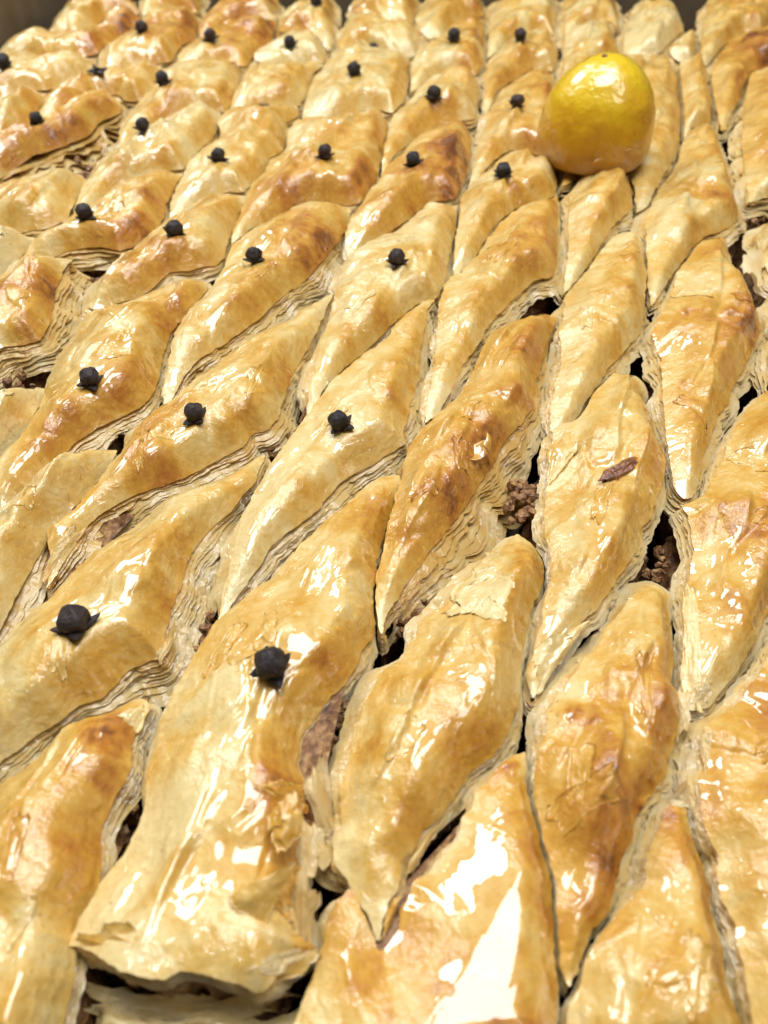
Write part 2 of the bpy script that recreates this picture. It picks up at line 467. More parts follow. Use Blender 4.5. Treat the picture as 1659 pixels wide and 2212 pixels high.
PIECES = [
    ('a-1', dict(H=2, z=-8.5, tone=0.15, wr=1.3),
     [(-37.3, 26.5),(-31.5, 23.6),(-27.8, 23.1),(-24.4, 24.1),(-15.9, 22.0),(-12.4, 23.1),(-10.8, 25.2),(-9.6, 26.5),(-11.1, 21.6),(-12.8, 14.8),(-38.0, 14.8),(-39.8, 20.6),(-39.5, 25.2)]),
    ('a0', dict(H=6.2, flap=0.85, fr=24.0, dive=0, tone=0.36, wet=0.2, N=11, flare=2.2, wr=0.5),
     [(-10.2, 107.9),(-6.1, 112.8),(-0.9, 118.7),(3.4, 119.4),(3.7, 113.5),(0.5, 105.7),(-1.3, 96.2),(-2.0, 86.7),(-1.5, 80.6),(-3.7, 76.5),(-4.5, 72.9),(-7.2, 68.5),(-9.6, 65.5),(-13.1, 60.0),(-13.7, 55.0),(-12.0, 51.3),(-11.9, 45.0),(-11.8, 39.7),(-12.1, 34.2),(-11.1, 29.6),(-9.7, 27.6),(-13.2, 26.2),(-13.8, 23.6),(-15.6, 22.6),(-19.6, 23.6),(-24.7, 24.8),(-27.9, 23.7),(-31.6, 24.2),(-38.5, 27.8),(-42.8, 29.2),(-41.0, 34.4),(-39.3, 39.0),(-37.8, 41.0),(-36.3, 44.2),(-35.9, 47.6),(-36.8, 53.5),(-36.4, 58.1),(-36.4, 63.3),(-35.3, 67.0),(-33.1, 73.9),(-30.5, 81.6),(-27.7, 84.7),(-23.2, 89.7),(-20.8, 91.7),(-16.9, 98.5)]),
    ('a1', dict(H=5.5, tone=0.23, N=11, flare=3.5, wr=0.6, wet=-0.1),
     [(14.1, 186.0),(11.5, 181.3),(9.8, 169.5),(7.8, 150.5),(5.7, 139.2),(4.5, 132.8),(5.1, 129.9),(0.1, 126.1),(-6.3, 121.3),(-8.7, 118.7),(-11.1, 114.1),(-13.5, 109.8),(-17.4, 105.1),(-21.6, 100.2),(-24.3, 94.4),(-28.0, 87.3),(-29.8, 82.2),(-30.5, 82.7),(-30.2, 90.0),(-29.4, 96.2),(-29.2, 101.3),(-28.8, 107.5),(-26.6, 115.4),(-23.2, 123.8),(-21.8, 127.2),(-19.1, 134.8),(-16.9, 140.2),(-14.5, 146.9),(-12.1, 151.7),(-7.2, 159.1),(0.1, 167.5),(5.3, 177.9),(10.3, 184.5)]),
    ('a2', dict(tone=0.32, wr=0.5, wet=-0.1),
     [(23.6, 243.3),(22.0, 228.0),(19.7, 214.0),(17.0, 196.1),(14.6, 189.0),(9.1, 186.0),(5.3, 180.9),(1.3, 174.0),(-3.4, 167.3),(-10.1, 157.0),(-14.2, 148.7),(-17.1, 139.4),(-18.1, 136.9),(-18.0, 143.5),(-17.6, 150.5),(-16.9, 157.8),(-16.0, 167.5),(-14.2, 178.7),(-12.7, 193.0),(-11.4, 203.5),(-10.2, 207.9),(-5.9, 214.2),(3.3, 223.7),(8.1, 231.3),(14.2, 242.0)]),
    ('a3', dict(tone=0.42),
     [(31.8, 301.4),(31.6, 289.8),(28.3, 266.9),(25.1, 252.4),(22.7, 245.5),(14.2, 243.9),(8.1, 233.1),(1.9, 225.7),(-6.7, 214.8),(-10.4, 210.5),(-12.0, 220.9),(-10.4, 230.1),(-6.8, 243.3),(-5.9, 248.7),(-2.1, 257.5),(2.0, 271.7),(8.3, 284.6),(13.5, 294.7),(20.7, 303.6),(26.9, 307.9)]),
    ('a4', dict(tone=0.36),
     [(39.3, 357.9),(38.7, 341.0),(34.6, 313.3),(29.7, 311.0),(20.8, 307.5),(14.2, 298.9),(7.5, 286.6),(2.5, 275.0),(-0.9, 264.1),(0.1, 285.8),(1.8, 299.3),(3.6, 314.6),(9.1, 327.2),(13.1, 340.0),(19.2, 352.5),(27.1, 357.9)]),
    ('a5', dict(),
     [(48.6, 433.1),(45.9, 402.7),(42.8, 372.0),(39.0, 361.2),(27.3, 361.2),(19.3, 355.8),(13.2, 344.1),(10.7, 340.5),(11.9, 366.3),(14.4, 385.7),(19.9, 396.3),(27.8, 408.0),(34.2, 425.2),(40.2, 431.7)]),
    ('a6', dict(),
     [(51.0, 467.2),(49.0, 441.3),(40.6, 436.8),(34.5, 430.2),(27.0, 412.0),(21.4, 408.0),(17.2, 414.8),(15.1, 433.9),(21.4, 467.2)]),
    ('b-1', dict(H=6.5, flare=1.6, tone=0.5, wet=-0.15),
     [(-41.3, 66.9),(-39.3, 66.4),(-39.6, 63.0),(-40.2, 58.1),(-39.3, 53.2),(-41.0, 49.2),(-41.6, 47.1),(-42.1, 44.2),(-41.0, 40.9),(-40.4, 37.3),(-41.1, 34.5),(-41.9, 31.3),(-41.7, 28.3),(-40.3, 25.5),(-40.5, 22.3),(-40.6, 19.1),(-40.7, 14.4),(-57.4, 14.4),(-60.9, 25.7),(-64.2, 40.4),(-61.4, 47.6),(-58.7, 51.9),(-55.4, 54.7),(-53.2, 57.3),(-51.0, 61.6),(-46.4, 63.0),(-44.2, 64.7)]),
    ('b0', dict(H=6.5, tone=0.33, wet=0.2, N=14, gap=0.72, flare=5, lay=0.12, wr=0.6),
     [(-25.9, 127.2),(-26.2, 123.8),(-27.5, 116.2),(-31.0, 110.2),(-34.1, 105.7),(-36.6, 100.8),(-37.5, 95.6),(-37.7, 89.5),(-38.5, 85.2),(-39.2, 80.2),(-38.4, 74.9),(-42.9, 72.8),(-44.7, 71.2),(-46.9, 67.4),(-50.6, 65.7),(-52.8, 63.0),(-56.5, 60.1),(-61.9, 55.0),(-63.6, 53.5),(-68.6, 61.3),(-69.2, 71.7),(-67.0, 77.0),(-66.4, 79.9),(-64.0, 82.9),(-60.8, 86.3),(-60.2, 89.2),(-58.1, 94.3),(-55.7, 98.5),(-52.8, 101.3),(-49.2, 102.9),(-47.1, 107.5),(-44.0, 112.7),(-39.5, 114.4),(-33.6, 117.5),(-29.7, 123.2)]),
    ('b1', dict(H=6, tone=0.27, N=12, flare=4, gap=0.75, lay=0.18),
     [(-13.5, 191.3),(-15.4, 184.5),(-17.1, 173.6),(-19.3, 165.5),(-21.0, 160.4),(-22.9, 151.7),(-23.7, 144.7),(-24.2, 138.1),(-25.9, 134.5),(-29.2, 133.0),(-31.3, 128.1),(-36.3, 124.9),(-42.0, 119.6),(-46.2, 115.9),(-52.9, 112.4),(-56.0, 109.8),(-59.0, 105.7),(-60.8, 98.5),(-62.0, 93.9),(-63.4, 89.3),(-64.5, 96.7),(-66.6, 102.9),(-64.7, 106.0),(-63.0, 107.5),(-59.9, 115.4),(-57.9, 123.5),(-56.0, 128.4),(-53.9, 135.6),(-50.9, 140.5),(-48.8, 144.4),(-45.6, 151.4),(-42.5, 156.8),(-38.0, 162.9),(-32.6, 169.5),(-29.0, 173.0),(-24.6, 177.2),(-21.8, 183.1),(-17.1, 188.3)]),
    ('b2', dict(tone=0.38, N=12, flare=4.5, gap=0.85, lay=0.15),
     [(-10.7, 240.1),(-10.8, 231.0),(-12.7, 222.3),(-15.5, 212.6),(-18.9, 204.8),(-22.8, 198.1),(-28.5, 189.0),(-32.8, 179.6),(-38.9, 169.9),(-45.3, 160.8),(-48.9, 153.2),(-51.2, 143.2),(-51.7, 141.5),(-52.8, 148.7),(-52.4, 156.3),(-53.2, 165.5),(-53.2, 172.4),(-51.5, 181.1),(-48.2, 188.6),(-46.1, 195.6),(-45.5, 204.8),(-45.4, 216.7),(-38.8, 226.0),(-33.3, 231.9),(-29.0, 238.9),(-23.5, 242.6),(-16.1, 243.3)]),
    ('b3', dict(tone=0.45),
     [(1.5, 311.0),(0.8, 293.9),(-0.9, 274.3),(-3.0, 259.9),(-6.8, 246.1),(-11.3, 244.2),(-21.3, 245.5),(-28.4, 242.0),(-34.9, 233.7),(-40.7, 226.3),(-45.7, 217.8),(-45.9, 225.1),(-44.9, 234.0),(-44.4, 248.1),(-43.7, 254.7),(-40.2, 264.1),(-38.9, 273.2),(-34.3, 284.6),(-35.5, 298.1),(-32.8, 307.9),(-25.4, 308.8),(-18.9, 307.1),(-13.4, 311.5),(-6.5, 319.2),(-1.5, 319.2)]),
    ('b4', dict(tone=0.34, wr=0.6),
     [(10.9, 374.9),(10.7, 355.2),(8.1, 329.1),(3.3, 318.3),(-1.2, 322.0),(-7.1, 321.5),(-13.4, 314.2),(-19.0, 309.7),(-24.8, 307.1),(-30.4, 310.1),(-31.0, 321.5),(-30.2, 343.1),(-28.3, 355.2),(-24.8, 373.7),(-20.8, 386.9),(-12.4, 395.7),(-1.9, 385.1),(6.8, 381.4)]),
    ('b5', dict(),
     [(16.8, 410.7),(14.6, 386.9),(6.8, 383.9),(-1.9, 388.1),(-12.5, 398.2),(-19.9, 389.4),(-21.7, 398.9),(-19.3, 414.8),(-17.2, 438.3),(-6.6, 437.5),(4.5, 425.2),(11.0, 421.7)]),
    ('b6', dict(),
     [(17.9, 468.9),(14.2, 433.9),(12.2, 424.5),(4.5, 428.8),(-6.7, 441.3),(-15.8, 442.8),(-13.8, 477.2),(2.5, 480.7)]),
    ('c0', dict(),
     [(-58.3, 127.6),(-58.5, 123.2),(-60.2, 118.9),(-61.5, 114.4),(-63.6, 108.8),(-66.5, 104.5),(-66.2, 99.6),(-67.3, 95.5),(-67.8, 90.6),(-68.3, 86.0),(-68.8, 82.2),(-70.7, 73.5),(-76.5, 85.2),(-79.5, 98.5),(-77.8, 109.5),(-74.2, 116.9),(-70.8, 121.0),(-66.3, 124.9),(-62.7, 126.6)]),
    ('c1', dict(bub=0.75, tone=0.38, wet=0.22, wr=0.8, H=6.5),
     [(-49.8, 197.3),(-48.7, 193.0),(-50.7, 182.0),(-53.0, 178.3),(-55.1, 172.8),(-55.3, 165.3),(-54.5, 156.7),(-54.5, 150.5),(-54.8, 145.2),(-56.5, 141.5),(-59.4, 138.9),(-64.5, 134.1),(-68.3, 129.9),(-70.2, 125.8),(-72.4, 122.0),(-74.6, 117.1),(-78.3, 110.8),(-80.7, 107.0),(-84.4, 117.5),(-82.9, 124.7),(-80.1, 133.0),(-79.9, 138.9),(-80.1, 146.6),(-80.5, 152.6),(-80.7, 161.2),(-78.2, 167.9),(-79.1, 174.7),(-78.3, 180.5),(-72.0, 184.0),(-66.9, 186.5),(-62.8, 191.3),(-58.3, 197.3),(-54.3, 198.5)]),
    ('c2', dict(),
     [(-44.8, 250.1),(-45.3, 242.3),(-46.1, 230.1),(-46.5, 218.6),(-46.3, 210.0),(-48.0, 205.8),(-56.0, 200.8),(-61.0, 199.5),(-64.1, 193.9),(-68.2, 189.2),(-72.7, 187.2),(-78.8, 183.8),(-80.2, 186.0),(-80.2, 194.7),(-77.9, 206.6),(-74.6, 209.5),(-73.2, 215.9),(-68.7, 223.7),(-66.9, 231.3),(-58.3, 240.1),(-53.6, 244.9),(-50.8, 249.1)]),
    ('c3', dict(),
     [(-34.0, 325.8),(-32.1, 317.8),(-36.8, 310.1),(-35.6, 285.8),(-39.4, 280.0),(-41.2, 263.4),(-44.5, 256.4),(-45.7, 251.0),(-51.1, 251.4),(-54.5, 246.8),(-59.9, 240.7),(-66.5, 232.8),(-67.5, 236.1),(-68.2, 242.3),(-68.3, 254.1),(-67.0, 266.6),(-66.4, 272.4),(-62.1, 286.2),(-59.1, 296.4),(-62.2, 304.9),(-60.5, 316.4),(-54.9, 318.3),(-47.8, 318.3),(-41.1, 322.9)]),
    ('c4', dict(tone=0.22),
     [(-25.6, 372.6),(-29.5, 362.3),(-30.1, 341.0),(-32.9, 328.7),(-40.7, 324.3),(-49.3, 320.6),(-60.5, 319.2),(-59.9, 332.1),(-59.0, 345.7),(-58.0, 359.0),(-57.0, 370.8),(-47.0, 365.1),(-37.1, 364.6),(-30.2, 373.2)]),
    ('c5', dict(tone=0.28, wet=0.1),
     [(-29.7, 399.5),(-25.9, 390.0),(-25.8, 376.7),(-30.3, 375.5),(-37.3, 367.4),(-47.2, 368.0),(-56.4, 374.3),(-55.0, 385.7),(-49.9, 396.3),(-46.3, 409.4),(-40.9, 414.8),(-34.1, 409.4)]),
    ('c6', dict(),
     [(-24.2, 426.6),(-22.8, 400.8),(-24.6, 389.4),(-28.9, 400.1),(-34.3, 412.0),(-41.1, 417.5),(-48.4, 412.0),(-49.4, 404.1),(-49.7, 428.8),(-48.0, 447.4),(-39.6, 459.1),(-26.1, 470.5)]),
    ('d0', dict(),
     [(-83.5, 150.8),(-81.0, 149.9),(-80.1, 145.6),(-80.1, 139.2),(-80.3, 136.0),(-81.7, 131.4),(-83.2, 125.8),(-86.3, 120.3),(-93.1, 133.7),(-89.7, 145.2),(-84.7, 147.6)]),
    ('d1', dict(H=6.5, tone=0.55, N=15, flare=7, gap=0.9, lay=0.2, wr=1.3),
     [(-88.8, 206.6),(-90.2, 200.5),(-89.9, 190.9),(-88.7, 181.1),(-87.9, 175.1),(-88.2, 169.1),(-92.4, 167.5),(-96.7, 166.5),(-100.8, 161.6),(-109.0, 177.9),(-110.0, 191.3),(-107.5, 199.0),(-106.8, 204.8),(-101.8, 208.7),(-96.0, 208.7)]),
    ('d2', dict(tone=0.42),
     [(-68.1, 266.6),(-69.0, 254.7),(-69.0, 241.0),(-68.7, 234.0),(-69.8, 224.8),(-73.7, 217.2),(-77.7, 213.2),(-83.6, 215.1),(-88.4, 215.1),(-94.6, 213.2),(-101.0, 209.7),(-107.4, 206.6),(-107.8, 208.7),(-105.5, 214.2),(-103.3, 221.7),(-100.7, 227.4),(-97.8, 234.3),(-92.3, 241.7),(-89.0, 252.4),(-83.6, 257.5),(-74.8, 264.8)]),
    ('d3', dict(),
     [(-62.1, 316.4),(-61.3, 305.7),(-62.2, 297.2),(-64.5, 290.2),(-67.6, 276.2),(-68.6, 268.8),(-75.3, 267.7),(-84.3, 260.6),(-89.5, 254.7),(-92.1, 244.9),(-93.4, 238.5),(-97.8, 237.0),(-98.9, 240.1),(-99.0, 247.4),(-99.4, 258.8),(-98.3, 266.6),(-96.2, 277.7),(-92.6, 288.2),(-89.7, 293.1),(-85.9, 302.3),(-83.0, 307.9),(-76.6, 313.7),(-68.5, 318.3)]),
    ('d4', dict(tone=0.38),
     [(-61.7, 365.1),(-59.8, 355.2),(-59.2, 331.1),(-62.1, 320.6),(-69.1, 322.0),(-77.2, 317.4),(-82.2, 312.8),(-86.6, 305.7),(-90.7, 303.1),(-91.4, 294.7),(-94.2, 288.6),(-96.4, 293.9),(-96.6, 304.4),(-96.4, 321.1),(-94.7, 335.0),(-93.0, 345.2),(-95.1, 359.6),(-90.0, 368.0),(-81.7, 370.3),(-72.1, 372.0),(-66.5, 369.1)]),
    ('d5', dict(tone=0.5),
     [(-50.9, 425.2),(-51.4, 402.7),(-54.2, 393.1),(-57.8, 383.2),(-58.7, 369.7),(-61.9, 367.4),(-65.7, 373.2),(-71.9, 374.9),(-77.7, 373.7),(-85.0, 369.7),(-89.6, 370.3),(-90.5, 380.8),(-89.5, 392.5),(-86.6, 400.1),(-82.5, 404.7),(-77.3, 412.7),(-72.0, 421.0),(-62.1, 430.2)]),
    ('d6', dict(tone=0.55),
     [(-53.9, 437.5),(-62.6, 434.6),(-72.6, 425.9),(-79.1, 417.5),(-84.3, 409.4),(-87.1, 416.1),(-88.3, 430.2),(-85.4, 448.1),(-77.2, 460.7),(-64.5, 473.0),(-54.5, 468.9)]),
    ('e1', dict(),
     [(-104.6, 221.7),(-105.2, 216.7),(-108.1, 208.9),(-111.5, 203.0),(-117.8, 206.1),(-119.8, 219.5),(-115.0, 221.7),(-109.9, 222.8)]),
    ('e2', dict(),
     [(-107.4, 266.2),(-101.1, 263.0),(-98.9, 256.4),(-99.3, 248.7),(-99.3, 239.2),(-98.4, 232.5),(-102.9, 227.7),(-115.7, 223.7),(-121.0, 222.8),(-130.1, 244.9),(-125.7, 253.7),(-124.0, 257.8),(-116.8, 257.8),(-111.9, 263.7)]),
    ('e3', dict(H=6, tone=0.5, N=13, flare=8, gap=1.0, lay=0.24),
     [(-104.4, 331.1),(-101.6, 321.1),(-103.9, 315.5),(-107.5, 311.0),(-108.7, 298.1),(-115.0, 287.8),(-120.9, 280.0),(-129.8, 266.2),(-134.8, 258.1),(-142.7, 276.2),(-136.8, 287.4),(-134.0, 295.5),(-128.7, 302.7),(-122.9, 316.0),(-115.8, 325.8),(-109.3, 333.0)]),
    ('e4', dict(),
     [(-95.0, 368.5),(-92.4, 349.9),(-94.3, 337.5),(-96.8, 332.1),(-104.1, 333.5),(-107.2, 337.5),(-113.3, 336.0),(-116.2, 329.1),(-120.5, 318.3),(-124.7, 308.4),(-130.2, 305.7),(-132.3, 313.3),(-133.0, 330.1),(-129.1, 349.9),(-124.3, 353.6),(-121.5, 359.0),(-114.1, 359.0),(-106.2, 364.6),(-100.9, 367.4)]),
    ('e5', dict(tone=0.42),
     [(-111.6, 453.6),(-94.6, 445.8),(-89.9, 434.6),(-86.9, 402.7),(-91.2, 395.0),(-92.5, 376.1),(-101.8, 371.4),(-107.3, 369.7),(-115.0, 362.9),(-119.8, 362.3),(-124.9, 381.4),(-120.7, 404.7),(-115.3, 409.4),(-116.9, 437.5)]),
    ('e6', dict(),
     [(-93.2, 458.3),(-92.5, 446.6),(-112.3, 456.7),(-119.3, 443.5),(-122.9, 460.7),(-121.2, 481.5),(-94.5, 481.5)]),
    ('f3', dict(),
     [(-136.8, 340.5),(-134.9, 333.0),(-132.9, 315.5),(-132.4, 305.3),(-135.6, 298.9),(-138.4, 292.3),(-143.4, 287.4),(-155.0, 315.5),(-151.2, 330.6),(-143.9, 336.5)]),
    ('f4', dict(),
     [(-125.7, 379.0),(-123.6, 362.9),(-129.9, 353.1),(-132.1, 349.3),(-136.4, 342.6),(-144.8, 339.5),(-152.8, 335.5),(-160.6, 331.6),(-171.8, 357.9),(-168.7, 371.4),(-162.2, 376.1),(-153.4, 377.9),(-144.0, 375.5),(-132.9, 376.7)]),
    ('f5', dict(tone=0.42),
     [(-117.7, 436.1),(-115.8, 419.6),(-117.1, 410.7),(-121.8, 406.0),(-126.2, 385.1),(-134.0, 380.8),(-145.4, 380.2),(-156.4, 383.2),(-163.4, 379.6),(-166.8, 377.9),(-170.3, 376.1),(-171.9, 386.9),(-169.4, 398.2),(-165.3, 410.0),(-157.3, 412.0),(-144.0, 404.7),(-138.8, 409.4),(-135.9, 421.0),(-134.2, 437.5),(-125.5, 442.8)]),
    ('f6', dict(),
     [(-158.0, 460.7),(-127.4, 465.6),(-121.4, 448.1),(-136.0, 442.0),(-137.6, 425.9),(-140.1, 412.7),(-145.0, 408.7),(-156.6, 414.8),(-157.2, 426.6),(-159.3, 454.3)]),
    ('g-1', dict(H=5.2, tone=0.38, wet=0.12, flap=1.0, fr=26.0, nz=0.22, wr=0.5, dive=0),
     [(22.8, 57.0),(22.0, 54.3),(21.8, 51.2),(22.9, 45.2),(22.9, 41.9),(23.9, 37.3),(23.3, 31.7),(22.8, 27.0),(22.7, 24.1),(21.7, 19.1),(19.6, 14.4),(3.9, 13.9),(-11.7, 14.8),(-12.7, 16.7),(-11.3, 21.0),(-8.7, 27.0),(-7.8, 31.8),(-6.7, 34.9),(-4.8, 36.5),(-2.8, 33.0),(-0.6, 28.1),(1.7, 30.6),(2.4, 33.6),(3.8, 35.6),(4.3, 37.8),(6.4, 38.4),(8.3, 40.3),(10.7, 43.1),(11.3, 46.3),(13.0, 47.2),(14.4, 50.3),(16.0, 52.2),(18.2, 54.9),(20.7, 56.4)]),
    ('g0', dict(bub=0.75, H=6.5, flap=0.5, dive=0.5, tone=0.45, wet=0.05, N=10),
     [(26.5, 103.3),(28.9, 100.6),(31.1, 97.1),(29.9, 90.6),(26.3, 82.7),(24.2, 75.4),(23.0, 68.7),(22.2, 64.7),(20.2, 60.3),(17.5, 56.6),(13.5, 53.8),(11.6, 50.6),(8.6, 46.8),(6.2, 44.7),(4.8, 41.8),(2.5, 39.9),(2.7, 37.0),(0.3, 33.3),(-0.6, 28.9),(-2.8, 33.7),(-5.1, 36.8),(-7.2, 39.8),(-7.9, 43.4),(-6.6, 45.0),(-6.6, 51.2),(-6.0, 53.6),(-5.4, 56.9),(-4.6, 60.8),(-3.4, 65.0),(-1.9, 67.3),(-1.1, 70.5),(2.9, 73.4),(4.5, 75.8),(6.0, 79.7),(7.8, 82.4),(10.6, 84.7),(14.7, 90.3),(19.1, 95.6),(22.4, 98.4)]),
    ('g1', dict(H=6.5, tone=0.52, N=15, flare=9, gap=0.72, lay=0.3),
     [(45.8, 178.3),(44.2, 174.7),(42.8, 170.9),(39.3, 160.4),(36.2, 150.5),(34.8, 141.8),(31.2, 136.1),(26.8, 130.6),(23.8, 123.9),(19.9, 116.2),(15.8, 108.9),(11.4, 102.0),(7.6, 96.2),(3.6, 89.5),(0.7, 84.2),(-0.4, 79.2),(-1.3, 81.2),(-1.5, 86.0),(-1.6, 92.8),(-0.4, 97.3),(0.8, 105.0),(2.4, 112.7),(3.7, 118.1),(4.5, 123.5),(5.6, 128.4),(8.1, 133.4),(10.7, 136.6),(14.4, 141.2),(18.8, 147.3),(23.5, 160.8),(25.3, 166.1),(28.5, 171.5),(32.8, 175.1),(37.7, 178.3),(42.8, 180.5)]),
    ('g2', dict(tone=0.33, wr=0.5, wet=-0.15),
     [(56.1, 247.4),(53.3, 228.0),(50.3, 207.9),(47.9, 199.8),(41.2, 196.1),(34.5, 186.7),(28.5, 177.9),(24.2, 167.5),(19.3, 157.8),(15.9, 148.7),(13.4, 142.2),(10.1, 138.4),(9.2, 137.7),(10.0, 144.7),(12.2, 156.7),(13.1, 166.3),(14.1, 180.0),(15.8, 190.2),(18.5, 199.0),(21.6, 201.0),(26.8, 208.7),(33.7, 225.7),(39.9, 235.8),(46.9, 240.7)]),
    ('g3', dict(),
     [(59.0, 268.8),(57.4, 256.4),(55.2, 249.4),(47.2, 243.3),(40.2, 238.2),(33.4, 228.0),(26.4, 210.5),(21.0, 202.0),(19.5, 200.3),(20.3, 207.9),(21.6, 222.3),(23.2, 231.9),(24.8, 246.8),(26.9, 251.4),(31.8, 259.9),(38.7, 272.4),(45.0, 281.5),(50.3, 280.0),(55.1, 276.2)]),
    ('g4', dict(),
     [(71.3, 361.2),(70.7, 344.6),(60.7, 278.1),(56.0, 280.4),(51.7, 283.5),(45.3, 285.0),(39.4, 276.2),(32.8, 264.1),(28.1, 254.1),(27.8, 255.4),(30.8, 270.6),(34.6, 289.8),(39.7, 314.6),(45.0, 333.0),(52.3, 348.3),(63.0, 361.8)]),
    ('g5', dict(),
     [(72.4, 412.7),(78.1, 406.7),(76.8, 383.9),(72.2, 365.1),(63.6, 366.8),(52.9, 353.1),(45.0, 337.5),(39.5, 319.2),(38.6, 321.1),(41.2, 344.6),(44.4, 372.0),(50.0, 383.9),(58.1, 400.8)]),
    ('g6', dict(),
     [(53.6, 455.9),(64.4, 470.5),(89.0, 475.6),(83.4, 437.5),(78.9, 413.4),(73.0, 417.5),(58.9, 408.0),(50.1, 389.4),(45.9, 383.9),(49.2, 416.1)]),
    ('h-1', dict(tone=0.48, wr=0.6),
     [(44.4, 49.2),(45.9, 49.0),(45.6, 46.4),(45.7, 43.5),(46.4, 39.1),(45.5, 35.0),(45.5, 32.1),(45.7, 29.2),(45.4, 26.2),(44.9, 24.4),(45.4, 21.6),(45.5, 19.1),(45.5, 14.4),(20.7, 14.4),(22.3, 18.6),(24.5, 23.1),(25.9, 25.5),(26.9, 27.8),(28.8, 29.8),(30.9, 32.1),(33.0, 34.1),(35.1, 35.6),(36.8, 36.8),(37.6, 41.1),(39.4, 43.2),(41.6, 45.9),(42.3, 48.0)]),
    ('h0', dict(bub=0.75, tone=0.46, wet=0.02),
     [(48.0, 90.3),(50.9, 90.8),(52.8, 88.6),(52.4, 84.6),(51.8, 81.3),(50.8, 75.7),(49.1, 69.3),(49.7, 65.8),(49.1, 62.5),(47.5, 59.8),(45.5, 56.6),(44.1, 53.6),(41.4, 50.6),(38.5, 47.4),(35.5, 41.9),(33.7, 39.1),(32.6, 36.5),(31.4, 33.6),(28.7, 31.3),(26.5, 27.9),(25.4, 25.7),(24.2, 23.9),(23.5, 26.8),(23.7, 31.7),(24.1, 36.8),(23.2, 43.0),(22.8, 48.7),(22.9, 52.1),(23.8, 56.3),(25.7, 59.2),(26.3, 63.1),(28.0, 65.1),(30.7, 68.9),(33.2, 72.1),(37.7, 77.2),(39.3, 80.4),(42.3, 83.1),(45.1, 87.2)]),
    ('h1', dict(flare=2.0, tone=0.33, wet=0.0, N=8),
     [(56.0, 155.0),(62.1, 155.0),(62.4, 151.4),(61.2, 144.7),(61.7, 139.2),(61.0, 131.3),(61.5, 125.7),(59.6, 118.9),(56.5, 112.7),(54.3, 107.5),(51.7, 105.0),(49.5, 99.3),(47.4, 95.5),(43.9, 91.2),(41.8, 87.7),(38.3, 83.9),(32.8, 78.9),(29.1, 73.9),(26.0, 68.4),(24.8, 66.4),(24.6, 71.7),(26.0, 75.4),(28.1, 81.2),(30.4, 88.4),(31.6, 95.0),(31.4, 102.0),(32.3, 107.5),(35.5, 123.5),(37.6, 133.0),(39.3, 134.4),(43.8, 136.6),(46.3, 141.0),(50.0, 147.8),(53.2, 151.4)]),
    ('h2', dict(tone=0.32, wr=0.35, wet=-0.12, H=6.5),
     [(61.1, 207.9),(67.5, 218.1),(71.7, 222.3),(75.2, 220.9),(76.2, 216.1),(75.2, 207.9),(74.1, 199.5),(70.0, 183.8),(67.7, 175.1),(64.2, 169.5),(58.6, 161.6),(55.0, 157.2),(51.7, 151.2),(47.9, 145.9),(44.0, 138.5),(42.2, 136.1),(37.7, 134.7),(38.6, 141.8),(41.0, 151.2),(43.3, 156.7),(44.5, 165.5),(44.6, 170.9),(47.1, 177.9),(49.3, 189.5),(53.6, 195.1),(57.7, 201.0)]),
    ('h3', dict(),
     [(68.7, 262.3),(76.3, 264.8),(81.6, 261.6),(81.6, 253.0),(79.1, 240.1),(72.6, 231.9),(65.1, 218.1),(60.9, 210.0),(56.7, 202.8),(52.6, 196.4),(49.5, 192.5),(51.8, 203.5),(53.1, 207.9),(56.9, 231.9),(59.8, 247.1),(64.4, 256.8)]),
    ('h4', dict(tone=0.4, H=4.5),
     [(61.6, 272.4),(69.9, 320.1),(79.9, 349.9),(93.5, 372.0),(105.3, 376.1),(115.8, 382.6),(125.6, 375.5),(122.4, 355.2),(114.4, 318.7),(106.4, 289.8),(101.8, 278.1),(93.4, 262.0),(84.8, 243.9),(80.3, 239.5),(82.3, 253.0),(82.3, 263.0),(76.7, 266.6),(69.0, 264.1),(63.2, 258.1),(58.4, 253.0)]),
    ('h5', dict(),
     [(83.5, 408.0),(93.9, 420.3),(107.1, 424.5),(105.7, 400.8),(103.7, 380.8),(94.2, 375.5),(80.8, 355.2),(71.4, 327.2),(70.5, 327.2),(76.8, 370.3)]),
    ('h6', dict(),
     [(92.7, 468.9),(119.2, 470.5),(114.4, 437.5),(108.5, 414.8),(108.4, 428.8),(94.6, 424.5),(84.5, 413.4)]),
    ('k0', dict(bub=0.75, tone=0.55, wet=0.1),
     [(66.4, 75.2),(73.4, 81.0),(81.6, 85.2),(74.8, 58.1),(56.9, 14.4),(48.6, 14.4),(46.7, 18.1),(46.6, 20.8),(46.8, 24.4),(47.2, 27.9),(47.6, 31.7),(46.6, 35.6),(48.1, 40.9),(47.0, 44.2),(47.6, 49.9),(48.7, 52.9),(49.4, 53.6),(50.3, 56.3),(50.8, 59.0),(52.3, 61.5),(56.2, 63.7),(59.4, 66.3),(62.9, 70.0)]),
    ('k1', dict(bub=0.75, tone=0.44, wet=0.05, flare=2.2),
     [(90.4, 147.3),(99.2, 153.5),(97.5, 136.9),(85.0, 108.3),(74.7, 89.5),(68.6, 82.2),(65.0, 76.8),(61.1, 72.1),(57.4, 68.4),(54.2, 65.2),(50.9, 64.8),(50.0, 66.4),(51.0, 71.7),(53.1, 78.2),(54.7, 85.2),(57.4, 91.7),(59.8, 97.3),(60.5, 103.4),(61.2, 108.3),(60.8, 110.6),(65.3, 112.7),(67.2, 114.8),(72.8, 123.5),(75.9, 129.4),(78.9, 134.1),(83.2, 139.9)]),
    ('k2', dict(bub=0.75, tone=0.48, flare=3),
